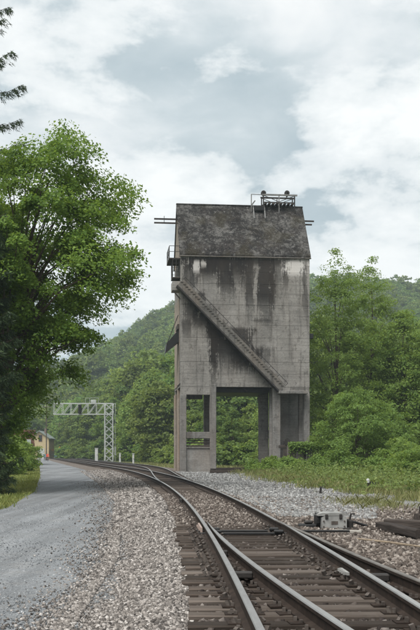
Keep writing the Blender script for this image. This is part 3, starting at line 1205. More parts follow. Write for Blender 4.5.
sb.add([q0 + Vector((0, -1.0, 0)) - up * (hb + 0.1), q1 + Vector((0, -1.0, 0)) - up * (hb + 0.1), q1 + Vector((0, -1.0, 0)) - up * (hb - 0.02), q0 + Vector((0, -1.0, 0)) - up * (hb - 0.02),
        q0 + Vector((0, 0.03, 0)) - up * (hb + 0.1), q1 + Vector((0, 0.03, 0)) - up * (hb + 0.1), q1 + Vector((0, 0.03, 0)) - up * (hb - 0.02), q0 + Vector((0, 0.03, 0)) - up * (hb - 0.02)],
       [(0, 1, 2, 3), (7, 6, 5, 4), (0, 4, 5, 1), (1, 5, 6, 2), (2, 6, 7, 3), (3, 7, 4, 0)])
sb.build('soffit', M['iron'], stair)
nst = 44
for k_ in range(nst):
    p = q0.lerp(q1, (k_ + 0.5) / nst) + up * 0.05
    MB().box(p.x - 0.10, p.x + 0.12, -0.99, 0.0, p.z + 0.05, p.z + 0.10).build('tread', M['rustsheet'], stair)
hr = MB()
r0, r1 = q0 + up * 0.62 + Vector((0, -0.9, 0)), q1 + up * 0.62 + Vector((0, -0.9, 0))
hr.tube([r0, r1], 0.024, 5)
for k_ in range(13):
    p = r0.lerp(r1, k_ / 12)
    hr.tube([p, p - up * 0.42], 0.022, 4)
hr.build('handrail', M['iron'], stair)
# brackets carrying the stair, and landing at its foot
for px in (200, 225, 250):
    p = q0.lerp(q1, (px - 180) / 101.5)
    MB().beam((p.x, 0.0, p.z - 0.75), (p.x, -0.85, p.z - 0.42), 0.14, 0.14).build('bracket', M['conc2'], stair)
lx0, lx1 = TX(277), TX(306)
MB().box(lx0, lx1, -1.05, 0.02, zBotM - 0.62, zBotM - 0.36, bev=0.03).build('landing', M['conc2'], stair)

# roof head-frame with the two sheaves, ladder and hatch
zt = zR
xa, xb = T(262.5, 206, TDEP / 2)[0], T(293.5, 206, TDEP / 2)[0]
ztop = T(275, 196.5, TDEP / 2)[1]
hf = empty('head_frame', (0, 0, 0))
hf.parent = tower
yb0, yb1 = TDEP / 2 - 0.55, TDEP / 2 + 0.55
for y_ in (yb0, yb1):
    for x_ in (xa, xb):
        MB().beam((x_, y_, zR - 0.75), (x_, y_, ztop), 0.10, 0.10, (0, 1, 0)).build('post', M['iron'], hf)
    MB().beam(((xa + xb) / 2, y_, zR - 0.75), ((xa + xb) / 2, y_, ztop), 0.08, 0.08, (0, 1, 0)).build('post', M['roofsteel'], hf)
    MB().beam((xa - 0.1, y_, ztop), (xb + 0.25, y_, ztop), 0.12, 0.14).build('rail_beam', M['roofsteel'] if y_ == yb0 else M['iron'], hf)
    MB().beam((xa, y_, zR + 0.22), (xb, y_, zR + 0.22), 0.09, 0.10).build('rail_beam', M['iron'], hf)
    xm_ = (xa + xb) / 2
    MB().beam((xa, y_, ztop - 0.05), (xm_, y_, zR + 0.3), 0.05, 0.05).build('brace', M['iron'], hf)
    MB().beam((xb, y_, ztop - 0.05), (xm_, y_, zR + 0.3), 0.05, 0.05).build('brace', M['iron'], hf)
for k_ in range(8):
    x_ = xa + 0.2 + (xb - xa - 0.4) * k_ / 7
    MB().box(x_ - 0.11, x_ + 0.11, yb0 - 0.15, yb1 + 0.15, zR + 0.03, zR + 0.17, bev=0.02).build('deck_board', M['timber'], hf)
for px in (263.5, 287):
    xx, zzw = T(px, 193.2, TDEP / 2)
    wv = MB()
    pts = []
    for y_ in (-0.10, 0.10):
        ring = []
        for k_ in range(16):
            a_ = 2 * math.pi * k_ / 16
            ring.append((xx + 0.24 * math.cos(a_), TDEP / 2 + y_, zzw + 0.24 * math.sin(a_)))
        pts.append(ring)
    wv.add(pts[0] + pts[1], [tuple(range(16))[::-1], tuple(range(16, 32))] + [(k_, (k_ + 1) % 16, 16 + (k_ + 1) % 16, 16 + k_) for k_ in range(16)])
    w_ = wv.build('sheave', M['iron'], hf)
    MB().tube([(xx, TDEP / 2 - 0.55, zzw), (xx, TDEP / 2 + 0.55, zzw)], 0.06, 6).build('axle', M['iron'], w_)
    MB().box(xx - 0.06, xx + 0.06, TDEP / 2 - 0.2, TDEP / 2 + 0.2, ztop, zzw, bev=0.01).build('bearing', M['iron'], hf)
# side guard rail left of the frame
gxa, gza = T(250.5, 195.8, TDEP / 2)
gr = MB()
gr.tube([(gxa, yb0, zR - 0.7), (gxa, yb0, gza)], 0.045, 5)
gr.tube([(gxa, yb0, gza), (xa, yb0, gza - 0.02)], 0.035, 5)
gr.tube([(gxa, yb0, zR - 0.1), (gxa + 0.35, yb0, zR + 0.35)], 0.06, 5)
gr.build('guard_rail', M['roofsteel'], hf)


def roofpt(px, py, lift=0.1):
    """point just above the front roof slope seen at a pixel"""
    lo, hi = -0.2, TDEP / 2
    for _ in range(40):
        md = (lo + hi) / 2
        x_, z_ = T(px, py, md)
        zr_ = zE + 0.27 + (zR - zE - 0.27) * (md + 0.2) / (TDEP / 2 + 0.2)
        if z_ > zr_:
            lo = md
        else:
            hi = md
    x_, z_ = T(px, py, lo)
    return Vector((x_, lo, z_))


ld = empty('roof_ladder', (0, 0, 0))
ld.parent = tower
off = Vector((0, -0.16, 0.10))
a0, a1 = roofpt(252.8, 206.8) + off, roofpt(254, 220) + off
b0, b1 = roofpt(264, 206.8) + off, roofpt(265, 220) + off
for p, q in ((a0, a1), (b0, b1)):
    MB().beam(p, q, 0.09, 0.09).build('stile', M['roofsteel'], ld)
for k_ in (0.1, 0.4):
    MB().beam(a0.lerp(a1, k_), b0.lerp(b1, k_), 0.08, 0.08).build('rung', M['iron'], ld)
hp = [a0.lerp(b0, 0.15), a0.lerp(b0, 0.85)]
MB().beam(a0.lerp(a1, 0.28).lerp(b0.lerp(b1, 0.28), 0.1), a0.lerp(a1, 0.28).lerp(b0.lerp(b1, 0.28), 0.9), 0.5, 0.3).build('hatch', M['black'], ld)

# paired poles through the gables
pf = TDEP / 2
for (pxa, pxb, pya) in ((154, 173, 219.3), (154, 173, 223.2)):
    x0_, z0_ = T(pxa, pya, pf)
    x1_, _ = T(pxb, pya, pf)
    tp('outrigger', MB().beam((x0_, pf - 0.2, z0_), (x1_ + 0.6, pf - 0.2, z0_), 0.12, 0.13), M['timber'])
x0_, z0_ = T(164, 218, pf)
tp('outrigger_bolt', MB().beam((x0_, pf - 0.28, z0_ - 0.55), (x0_, pf - 0.28, z0_ + 0.12), 0.05, 0.05, (0, 1, 0)), M['iron'])
for (pxa, pxb, pya) in ((300, 313.5, 221.5), (301, 311.5, 225)):
    x0_, z0_ = T(pxa, pya, pf)
    x1_, _ = T(pxb, pya, pf)
    tp('outrigger', MB().beam((x0_ - 0.3, pf - 0.2, z0_), (x1_, pf - 0.2, z0_), 0.12, 0.13), M['timber'])

# balcony on the left gable
bal = empty('balcony', (0, 0, 0))
bal.parent = tower
zf = TZ(257, 175)
MB().box(-1.0, 0.0, 0.3, 3.6, zf - 0.12, zf, bev=0.02).build('platform', M['rustsheet'], bal)
bl = MB()
for y_ in (0.35, 1.4, 2.5, 3.55):
    bl.tube([(-0.96, y_, zf), (-0.96, y_, zf + 1.05)], 0.03, 5)
for h_ in (0.55, 1.05):
    bl.tube([(-0.96, 0.35, zf + h_), (-0.96, 3.55, zf + h_)], 0.028, 5)
    bl.tube([(-0.96, 0.35, zf + h_), (-0.05, 0.35, zf + h_)], 0.028, 5)
bl.build('railing', M['iron'], bal)
zl = TZ(276.5, 175)
MB().box(-0.72, -0.01, 0.2, 1.9, zl - 0.1, zl, bev=0.02).build('platform', M['rustsheet'], bal)
cg = MB()
for x_ in (-0.68, -0.36, -0.06):
    cg.tube([(x_, 0.22, zl), (x_, 0.22, zf - 0.1)], 0.03, 5)
for y_ in (0.8, 1.4, 1.85):
    cg.tube([(-0.68, y_, zl), (-0.68, y_, zf - 0.1)], 0.03, 5)
for k_ in range(5):
    z_ = zl + (zf - zl) * (k_ + 0.5) / 5
    cg.tube([(-0.68, 0.22, z_), (-0.06, 0.22, z_)], 0.022, 4)
    cg.tube([(-0.68, 0.22, z_), (-0.68, 1.85, z_)], 0.022, 4)
cg.build('cage', M['iron'], bal)
zq = TZ(290, 175)
MB().box(-0.72, -0.01, 0.1, 1.6, zq - 0.02, TZ(281, 175), bev=0.03).build('cabinet', M['conc3'], bal)
MB().beam((-0.68, 0.15, zq), (0.0, 0.15, TZ(299, 178)), 0.10, 0.10, (0, 1, 0)).build('bracket', M['iron'], bal)
# coal chute hanging off the left side
ch = empty('coal_chute', (0, 0, 0))
ch.parent = tower
zc0, zc1 = TZ(331, 178), TZ(347, 168)
cb = MB()
pr = [(-0.02, zc0 + 0.35), (-1.15, zc1 + 0.45), (-1.25, zc1 - 0.35), (-0.02, zc0 - 0.75)]
cb.prism(pr, 1, 1.2, 3.0)
cb.build('trough', M['black'], ch)
MB().tube([(-1.1, 2.1, zc1 + 0.4), (-0.05, 2.1, zc0 + 1.7)], 0.035, 5).build('chain', M['iron'], ch)
MB().box(-0.2, 0.0, 1.0, 3.2, zc0 + 0.3, zc0 + 0.75, bev=0.02).build('gate', M['rustsheet'], ch)
# junk box on the right flank and pipe hooks
zl_ = TZ(336, 310)
MB().box(TW + 0.01, TW + 0.38, 0.15, 0.6, zl_ - 0.22, zl_ + 0.25, bev=0.04).build('lamp_box', M['black'], tower)
MB().beam((-0.25, 0.4, TZ(386, 176)), (0.02, 0.4, TZ(383, 176)), 0.3, 0.1).build('hook', M['iron'], tower)
# hoist rope guides under the mid opening
MB().box(xc1b + 0.02, TX(270), 0.7, TDEP - 0.7, zBotM - 0.45, zBotM - 0.02, bev=0.04).build('hopper_gate', M['black'], tower)
MB().beam((TX(242), 0.3, zBotM + 0.0), (TX(248), 0.25, zBotM - 0.35), 0.06, 0.06).build('hook', M['iron'], tower)

# ------------------------------------------------------------------ things round the foot of the tower
def timber_obj(name, L, w, h, loc, rz, rx=0.0, ry=0.0, mat='timber', parent=None):
    me_b = MB()
    xs = np.linspace(-L / 2, L / 2, 6)
    V, F = [], []
    for x_ in xs:
        e = 0.012 + 0.02 * random.random()
        jw, jh = random.uniform(-.012, .012), random.uniform(-.012, .012)
        a, c_ = w / 2 + jw, h / 2 + jh
        for p in ((-a + e, -c_), (a - e, -c_), (a, -c_ + e), (a, c_ - e), (a - e, c_), (-a + e, c_), (-a, c_ - e), (-a, -c_ + e)):
            V.append((x_, p[0], p[1]))
    for i_ in range(5):
        for k in range(8):
            F.append((i_ * 8 + k, i_ * 8 + (k + 1) % 8, (i_ + 1) * 8 + (k + 1) % 8, (i_ + 1) * 8 + k))
    F += [tuple(range(8))[::-1], tuple(40 + k for k in range(8))]
    me_b.add(V, F)
    o = me_b.build(name, M[mat], parent)
    o.location = loc
    o.rotation_euler = (rx, ry, rz)
    return o


G1 = 'old ties dumped at the foot of the concrete tower'
for k_, (px, py, Y, L, rz) in enumerate(((228, 473.5, 80, 2.9, 0.1), (236, 472.0, 80.6, 3.1, -0.05), (233, 470.6, 80.3, 2.7, 0.14), (245, 467.5, 86, 3.6, -0.1), (232, 466.5, 88, 3.8, 0.05), (250, 469.5, 83, 2.7, 0.25))):
    p = at(px, py, Y)
    zt_ = (-0.02, -0.02, 0.19, 0.0, 0.0, 0.02)[k_]
    tag(timber_obj('discarded_tie', L, 0.28, 0.22, (p.x, Y, zt_ + 0.06), rz), 'dark rotten tie dumped in the pile between the legs of the concrete tower', 'tie', G1)

# ties lying in the yard by the switch machine
def gp(px, py, z=-0.10):
    Y = (CAMZ - z) * FPX / (py - HY)
    return Vector(((px - CX) / FPX * Y, Y, z))


p0, p1 = gp(370, 528.5), gp(425, 541)
md_ = (p0 + p1) / 2
tag(timber_obj('discarded_tie', 2.3, 0.24, 0.17, (md_.x + 0.1, md_.y, -0.01), math.atan2(p1.y - p0.y, p1.x - p0.x)), 'black weathered tie lying flat on the stones beside the grey switch machine', 'tie')
p0 = gp(401, 531.5)
tag(timber_obj('discarded_tie', 2.2, 0.24, 0.18, (p0.x + 0.75, p0.y + 0.15, 0.02), -0.55), 'dark tie lying beneath the stack at the edge of the weeds', 'tie')
pb = gp(414, 523)
G2 = 'stacked black ties at the edge of the weeds'
for k_, (dx, dy, dz, rz) in enumerate(((0.95, 0.2, -0.03, 0.3), (1.0, 0.55, -0.03, 0.36), (1.12, 0.32, 0.17, 0.2))):
    tag(timber_obj('discarded_tie', 1.9, 0.25, 0.20, (pb.x + dx, pb.y + dy, 0.02 + dz), rz, ry=random.uniform(-.04, .04)), 'black tie in the small stack at the edge of the weeds', 'tie', G2)

# long bleached bar on the stones
p0, p1 = gp(358, 540.5, -0.07), gp(425, 549, -0.07)
sk = MB().tube([p0 + Vector((0, 0, .03)), p0.lerp(p1, .5) + Vector((0.0, 0.05, .035)), p1 + Vector((0, 0, .03))], [0.018, 0.02, 0.016], 6).build('wooden_bar', M['stick'])
tag(sk, 'thin bleached wooden bar lying across the brown stones', 'bar')

# crib wall of planks right of the tower
cw = empty('plank_crib', at(306, 463, 84))
cw.location.z = -0.1
tag(cw, 'grey upright plank bin wall with vines spilling over its top', 'plank wall')
cx0 = cw.location.x
for k_ in range(13):
    px = 292 + k_ * 3.25
    p = at(px, 440, 84)
    hh = 2.0 + 0.25 * random.random()
    zt = 0.0
    w_ = 0.25
    o = MB().box(-w_ / 2, w_ / 2, -0.04, 0.04, 0, hh, bev=0.012).build('plank', M['plank'], cw)
    o.location = (p.x - cx0, random.uniform(-0.04, 0.04) + (0.10 if k_ in (4, 9) else 0), 0)
    o.rotation_euler = (random.uniform(-.03, .03), random.uniform(-.02, .02), 0)
for z_ in (0.6, 1.75):
    o = MB().box(-1.3, 2.35, 0.06, 0.22, z_, z_ + 0.18, bev=0.015).build('waler', M['timber'], cw)
for dx in (-1.45, 2.45):
    o = MB().box(dx - 0.14, dx + 0.14, -0.14, 0.14, 0, 2.25, bev=0.02).build('post', M['plank'], cw)
# dark machinery on the wall between tower leg and crib
mc = empty('hoist_gear', at(287, 463, 85))
mc.location.z = 0
tag(mc, 'dark rusted hoist machinery against the foot of the concrete tower', 'machinery')
MB().box(-0.35, 0.45, -0.2, 0.5, -0.2, 1.9, bev=0.05).build('housing', M['rustsheet'], mc)
MB().box(-0.7, 0.75, -0.25, 0.3, 1.95, 2.2, bev=0.03).build('shaft_beam', M['timber'], mc)
o = MB().tube([(0, -0.35, 2.5), (0, 0.3, 2.5)], 0.28, 14).build('drum', M['iron'], mc)
for dx in (-0.3, 0.3):
    MB().box(dx - 0.06, dx + 0.06, -0.1, 0.1, 2.15, 2.55, bev=0.01).build('bearing', M['iron'], mc)

# ------------------------------------------------------------------ switch machine
sp = gp(333, 530, -0.09)
smn = empty('switch_machine', sp, 0.10)
tag(smn, 'pale grey switch machine box with black gears beside the turnout', 'switch machine')
bx = MB()
prf = [(-0.28, 0.05), (0.25, 0.05), (0.25, 0.27), (0.20, 0.30), (-0.22, 0.30), (-0.28, 0.27)]
bx.prism(prf, 1, -0.20, 0.30)
bx.build('housing', M['silver'], smn)
MB().prism([(-0.36, 0.308), (0.27, 0.308), (0.27, 0.335), (0.18, 0.37), (-0.26, 0.37), (-0.36, 0.34)], 1, -0.17, 0.34).build('lid', M['silver'], smn)
o = MB().tube([(-0.36, 0.08, 0.20), (-0.285, 0.08, 0.20)], 0.17, 14).build('gear_cover', M['black'], smn)
MB().box(-0.72, -0.34, -0.05, 0.22, 0.02, 0.13, bev=0.03).build('lock_rod', M['black'], smn)
MB().box(-0.60, -0.42, -0.02, 0.15, 0.13, 0.20, bev=0.03).build('lock_box', M['iron'], smn)
for x_ in (-0.18, 0.12):
    MB().box(x_ - 0.03, x_ + 0.03, -0.225, -0.19, 0.24, 0.345, bev=0.008).build('latch', M['iron'], smn)
for x_ in (-0.24, 0.2):
    for z_ in (0.09, 0.2):
        MB().tube([(x_, -0.20, z_), (x_, -0.225, z_)], 0.018, 6).build('bolt', M['rustiron'], smn)
MB().box(-0.08, 0.06, -0.208, -0.199, 0.13, 0.2).build('data_plate', M['rustiron'], smn)
MB().box(-0.34, 0.31, -0.26, 0.36, 0.025, 0.06, bev=0.01).build('base_flange', M['iron'], smn)
MB().tube([(0.2, 0.25, 0.1), (0.55, 0.35, 0.14), (0.8, 0.5, 0.06), (1.0, 0.75, 0.0)], 0.03, 6).build('cable', M['black'], smn)
crk = MB()
crk.tube([(0.26, 0.0, 0.2), (0.36, 0.0, 0.2), (0.38, -0.03, 0.34), (0.46, -0.03, 0.34)], 0.022, 6)
crk.tube([(0.26, 0.1, 0.12), (0.44, 0.1, 0.13)], 0.04, 8)
crk.build('hand_crank', M['iron'], smn)
MB().box(0.30, 0.42, -0.1, 0.25, 0.0, 0.22, bev=0.03).build('motor', M['iron'], smn)
for y_ in (-0.12, 0.22):
    o = timber_obj('head_block', 1.9, 0.2, 0.12, (-0.45, y_, -0.02), 0, parent=smn)
pl = gp(348, 533.5, -0.08)
b = MB()
b.box(-0.27, 0.27, -0.10, 0.10, 0.0, 0.07, bev=0.012)
b.box(-0.2, -0.1, -0.06, 0.06, 0.07, 0.085)
o = b.build('cover_plate', M['stick'])
o.data.materials[0] = m_simple('dusty_plate', (0.24, 0.225, 0.20), 0.8, 0, 0.25, 8)
o.location = pl
o.rotation_euler = (0, 0.03, -0.12)
tag(o, 'flat dusty cover plate lying in front of the grey switch machine', 'plate')

# small post and marker in the yard
q = gp(320.5, 493, -0.06)
b = MB()
b.tube([(0, 0, -0.1), (0.01, 0, 0.22)], [0.05, 0.045], 8)
b.tube([(0.01, 0, 0.2), (0.01, 0, 0.26)], [0.055, 0.04], 8)
o = b.build('stub_post', M['iron'])
o.location = q
tag(o, 'short rusty stub post standing on the pale stone heap', 'post')
q = gp(368, 491, -0.05)
mk = empty('low_switch_stand', q)
tag(mk, 'low switch stand with white lamp and black arm among the weeds', 'switch stand')
MB().tube([(0, 0, 0), (0, 0, 0.5)], 0.035, 8).build('mast', M['iron'], mk)
MB().tube([(0, 0, 0.34), (0, 0, 0.47), (0, 0, 0.52)], [0.075, 0.075, 0.03], 10).build('lamp', M['white'], mk)
MB().beam((0.05, 0, 0.34), (0.42, -0.05, 0.32), 0.08, 0.11).build('arm', M['black'], mk)
MB().box(-0.18, 0.18, -0.12, 0.12, -0.02, 0.06, bev=0.02).build('base', M['iron'], mk)

# ------------------------------------------------------------------ signal gantry and track-side boxes
GY = 190.0
gb = at(109, 461, GY)
gan = empty('signal_gantry', (gb.x, GY, -0.2))
tag(gan, 'silver lattice signal gantry with a cantilever arm over the two tracks', 'signal gantry')
sG = GY / FPX
hw = 4.0 * sG
zT = (453 - 403.5) * sG + CAMZ + 0.2
zBm = (453 - 414.5) * sG + CAMZ + 0.2
legs = [(-hw, -hw), (hw, -hw), (hw, hw), (-hw, hw)]
lat = MB()
for (x_, y_) in legs:
    MB().beam((x_, y_, 0), (x_, y_, zT), 0.15, 0.15, (0, 1, 0)).build('leg', M['galv'], gan)
nb = 8
for k_ in range(nb):
    z0_, z1_ = zT * k_ / nb, zT * (k_ + 1) / nb
    for i_ in range(4):
        a_, c_ = legs[i_], legs[(i_ + 1) % 4]
        MB().beam((*a_, z0_), (*c_, z1_), 0.09, 0.09).build('lattice_bar', M['galv'], gan)
        MB().beam((*c_, z0_), (*a_, z1_), 0.09, 0.09).build('lattice_bar', M['galv'], gan)
armL = (109 - 54) * sG
for y_ in (-hw, hw):
    for z_ in (zT, zBm):
        MB().beam((hw, y_, z_), (-armL, y_, z_), 0.14, 0.14).build('chord', M['galv'], gan)
npn = 6
for k_ in range(npn):
    x0_ = -hw - (armL - hw) * k_ / npn
    x1_ = -hw - (armL - hw) * (k_ + 1) / npn
    for y_ in (-hw, hw):
        MB().beam((x0_, y_, zT), (x1_, y_, zBm), 0.09, 0.09).build('lattice_bar', M['galv'], gan)
        MB().beam((x1_, y_, zT), (x1_, y_, zBm), 0.08, 0.08, (0, 1, 0)).build('lattice_bar', M['galv'], gan)
    MB().beam((x0_, -hw, zT), (x1_, hw, zT), 0.07, 0.07).build('lattice_bar', M['galv'], gan)
    MB().beam((x0_, hw, zBm), (x1_, -hw, zBm), 0.07, 0.07).build('lattice_bar', M['galv'], gan)
MB().box(-armL, hw, -hw + 0.1, hw - 0.1, zBm + 0.08, zBm + 0.12).build('walkway', M['galv'], gan)
lx = 6.2 * sG
MB().tube([(lx, 0.2, 0), (lx, 0.2, zT + 0.1)], 0.05, 6).build('conduit', M['galv'], gan)
for f_ in (1.0, 0.80, 0.5, 0.2):
    MB().beam((hw, 0.2, zT * f_), (lx + 0.1, 0.2, zT * f_), 0.06, 0.06).build('conduit_clip', M['galv'], gan)
MB().box(lx - 0.16, lx + 0.16, -0.1, 0.35, 1.3, 2.9, bev=0.03).build('control_box', M['galv'], gan)
for px_, top_ in ((80.5, 404.5),):
    x_ = (px_ - 109) * sG
    z_ = (453 - top_) * sG + CAMZ
    sg = MB().box(x_ - 0.32, x_ + 0.32, -hw - 0.35, -hw - 0.12, z_ - 1.6, z_ + 0.15, bev=0.06).build('signal_head', M['black'], gan)
    for dz in (-0.1, -0.7, -1.3):
        MB().tube([(x_, -hw - 0.35, z_ + dz), (x_, -hw - 0.62, z_ + dz - 0.03)], 0.16, 10).build('hood', M['black'], sg)
x_ = (93.5 - 109) * sG
cbx = MB().box(x_ - 0.5, x_ + 0.5, -0.3, 0.3, zT + 0.1, zT + 0.7, bev=0.04).build('junction_box', M['galv'], gan)
gl = MB()
for px_ in (86, 90, 99):
    gl.tube([((px_ - 109) * sG, -hw, zT), ((px_ - 109) * sG, -hw, zT + 1.0)], 0.035, 5)
gl.tube([((86 - 109) * sG, -hw, zT + 1.0), ((99 - 109) * sG, -hw, zT + 1.0)], 0.03, 5)
gl.build('hand_rail', M['galv'], gan)


def cabinet(px, pyt, pyb, wpx, Y, label, name='relay_cabinet', cat='cabinet'):
    s_ = Y / FPX
    b0_ = at(px, pyb, Y)
    o = empty(name, (b0_.x, Y, -0.25))
    h_ = (pyb - pyt) * s_ + b0_.z + 0.25
    w_ = wpx * s_
    MB().box(-w_ / 2, w_ / 2, -w_ * 0.4, w_ * 0.4, 0.15, h_ - 0.08, bev=0.03).build('case', M['white'], o)
    MB().box(-w_ / 2 - 0.05, w_ / 2 + 0.05, -w_ * 0.4 - 0.05, w_ * 0.4 + 0.05, h_ - 0.08, h_, bev=0.02).build('lid', M['white'], o)
    MB().box(-w_ / 2 + 0.04, w_ / 2 - 0.04, -w_ * 0.3, w_ * 0.3, 0, 0.15).build('plinth', M['conc3'], o)
    MB().box(w_ * 0.2, w_ * 0.2 + 0.05, -w_ * 0.4 - 0.04, -w_ * 0.4, h_ * 0.5, h_ * 0.5 + 0.2).build('handle', M['iron'], o)
    return tag(o, label, cat)


cabinet(96.5, 448, 461, 3.0, 182, 'tall white relay cabinet left of the silver gantry mast')
cabinet(120, 453, 461, 1.8, 176, 'short white trackside case just right of the silver gantry mast')
cabinet(133.3, 453.5, 464.5, 1.8, 140, 'slim white trackside post case between the gantry and the concrete tower')

# ------------------------------------------------------------------ yellow house, brick building, poles, sign, cars
t = NT('yellow_clapboard')
wv = t.n('ShaderNodeTexWave', wave_type='BANDS', bands_direction='Z')
wv.inputs['Scale'].default_value = 1.6
t.l(t.tc.outputs['Object'], wv.inputs['Vector'])
c = t.mix(1.0, t.ramp(t.noise(2, 5), [(0.3, (0.40, 0.32, 0.19)), (0.7, (0.49, 0.40, 0.25))]), t.ramp(wv.outputs[0], [(0.0, 0.85), (0.3, 1.0)]), 'MULTIPLY')
M['yellow'] = t.done(c, 0.8)
M['greyroof'] = m_simple('green_grey_shingle', (0.17, 0.20, 0.185), 0.85, 0, 0.2, 3)
M['glassdark'] = m_simple('dark_window_glass', (0.025, 0.024, 0.026), 0.15, 0, 0.1, 3, 0.5)
M['trim'] = m_simple('brown_trim', (0.11, 0.055, 0.035), 0.7, 0, 0.2, 4)
HY_ = 280.0
hs = HY_ / FPX
hL, hR = at(29.5, 458, HY_), at(48.6, 458, HY_)
house = empty('yellow_house', (hL.x, HY_, -0.3), 0.05)
tag(house, 'small yellow gabled station house at the end of the gravel road', 'house')
hwid = hR.x - hL.x
zEv = (453 - 438) * hs + CAMZ + 0.3
zAp = (453 - 431.5) * hs + CAMZ + 0.3
HD = 14.0
MB().box(0, hwid, 0, HD, 0, zEv).build('wall', M['yellow'], house)
MB().prism([(0, zEv + .004), (hwid, zEv + .004), (hwid / 2, zAp)], 1, 0.0, 0.3).build('gable', M['yellow'], house)
rfh = empty('roof', (0, 0, 0))
rfh.parent = house
for sgn in (0, 1):
    xe = -0.45 if sgn == 0 else hwid + 0.45
    ze = zEv - 0.45 * (zAp - zEv) / (hwid / 2)
    MB().prism([(xe, ze), (xe, ze + 0.25), (hwid / 2, zAp + 0.28), (hwid / 2, zAp + 0.02)], 1, -0.5, HD + 0.4).build('roof_slab', M['greyroof'], rfh)
MB().box(hwid * 0.66, hwid * 0.66 + 0.5, 5, 5.5, zEv + 0.3, zAp + 1.0).build('chimney', m_simple('chimney_brick', (0.15, 0.11, 0.09)), rfh)
dW = MB().box(hwid * 0.42, hwid * 0.78, -0.06, 0.02, 0.1, 3.1).build('door', M['white'], house)
MB().box(hwid * 0.59, hwid * 0.60, -0.08, -0.05, 0.15, 3.05).build('door_seam', M['galv'], dW)
xw = hwid * 0.56
w_ = MB().box(xw - 0.5, xw + 0.5, -0.07, 0.02, zEv - 1.0, zEv + 0.9).build('window', M['trim'], house)
MB().box(xw - 0.38, xw + 0.38, -0.09, -0.06, zEv - 0.88, zEv + 0.78).build('pane', M['glassdark'], w_)
for k_ in range(4):
    w2 = MB().box(hwid - 0.02, hwid + 0.06, 1.5 + k_ * 3.2, 2.6 + k_ * 3.2, 1.1, 3.0).build('window', M['trim'], house)
    MB().box(hwid + 0.03, hwid + 0.08, 1.6 + k_ * 3.2, 2.5 + k_ * 3.2, 1.2, 2.9).build('pane', M['glassdark'], w2)

t = NT('brick_wall')
bt = t.n('ShaderNodeTexBrick')
bt.inputs['Scale'].default_value = 4.5
bt.inputs['Color1'].default_value = (0.17, 0.075, 0.05, 1)
bt.inputs['Color2'].default_value = (0.115, 0.055, 0.04, 1)
bt.inputs['Mortar'].default_value = (0.16, 0.13, 0.11, 1)
mp = t.n('ShaderNodeMapping')
mp.inputs['Rotation'].default_value = (math.radians(90), 0, 0)
t.l(t.tc.outputs['Object'], mp.inputs[0])
t.l(mp.outputs[0], bt.inputs['Vector'])
M['brick'] = t.done(t.mix(0.4, bt.outputs[0], t.ramp(t.noise(1.5, 6), [(0.3, (0.07, 0.04, 0.03)), (0.7, (0.21, 0.11, 0.075))])), 0.9)
BY = 142.0
bR = at(34.3, 463.5, BY)
brk = empty('brick_building', (bR.x, BY, -0.25), 0.185)
tag(brk, 'low brown brick building with timber porch posts beside the lawn', 'building')
bh = (453 - 432) * BY / FPX + CAMZ + 0.25
MB().box(-6.0, 0, 0, 16, 0, bh).build('wall', M['brick'], brk)
MB().box(-6.15, 0.15, -0.15, 16.1, bh + 0.002, bh + 0.3, bev=0.03).build('parapet', M['trim'], brk)
for x_ in (-1.7, -3.4, -5.1):
    w_ = MB().box(x_ - 0.5, x_ + 0.5, -0.05, 0.03, 1.2, 3.0).build('window', M['trim'], brk)
    MB().box(x_ - 0.4, x_ + 0.4, -0.07, -0.04, 1.3, 2.9).build('pane', M['glassdark'], w_)
for x_ in (-1.0, -2.6, -4.2):
    MB().box(x_ - 0.09, x_ + 0.09, -2.3, -2.1, 0, 3.0, bev=0.01).build('porch_post', M['plank'], brk)
MB().prism([(-2.5, 2.95), (-2.5, 3.1), (-0.15, 3.7), (-0.15, 3.5)], 0, -5.5, -0.5).build('porch_roof', M['greyroof'], brk)
for k_ in range(4):
    w_ = MB().box(-0.03, 0.05, 1.6 + 3.7 * k_, 2.8 + 3.7 * k_, 1.2, 3.2).build('window', M['trim'], brk)
    MB().box(0.03, 0.07, 1.7 + 3.7 * k_, 2.7 + 3.7 * k_, 1.3, 3.1).build('pane', M['glassdark'], w_)


def pole(px, Y, h, label):
    p = at(px, 458, Y)
    o = empty('utility_pole', (p.x, Y, -0.3))
    MB().tube([(0, 0, 0), (0, 0, h)], [0.15, 0.09], 8).build('shaft', M['bark'], o)
    MB().beam((-1.1, 0, h - 0.6), (1.1, 0, h - 0.6), 0.12, 0.14).build('crossarm', M['bark'], o)
    for dx in (-0.95, -0.4, 0.4, 0.95):
        MB().tube([(dx, 0, h - 0.53), (dx, 0, h - 0.35)], 0.05, 6).build('insulator', M['galv'], o)
    return tag(o, label, 'utility pole')


pole(46.3, 230, 13, 'dark wooden utility pole standing before the yellow house')
pole(59.0, 330, 12, 'distant wooden utility pole behind the orange diamond sign')
p = at(59.8, 457, 300)
sg = empty('warning_sign', (p.x, 300, -0.3))
tag(sg, 'orange diamond warning sign on a thin post near the parked cars', 'sign')
MB().tube([(0, 0, 0), (0, 0, 3.3)], 0.06, 6).build('post', M['galv'], sg)
zc = (453 - 449) * 0.3 + CAMZ + 0.3
MB().prism([(-0.75, zc), (0, zc + 0.75), (0.75, zc), (0, zc - 0.75)], 1, -0.10, -0.065).build('panel', m_simple('orange_sign_paint', (0.62, 0.22, 0.02), 0.5, 0, 0.1), sg)


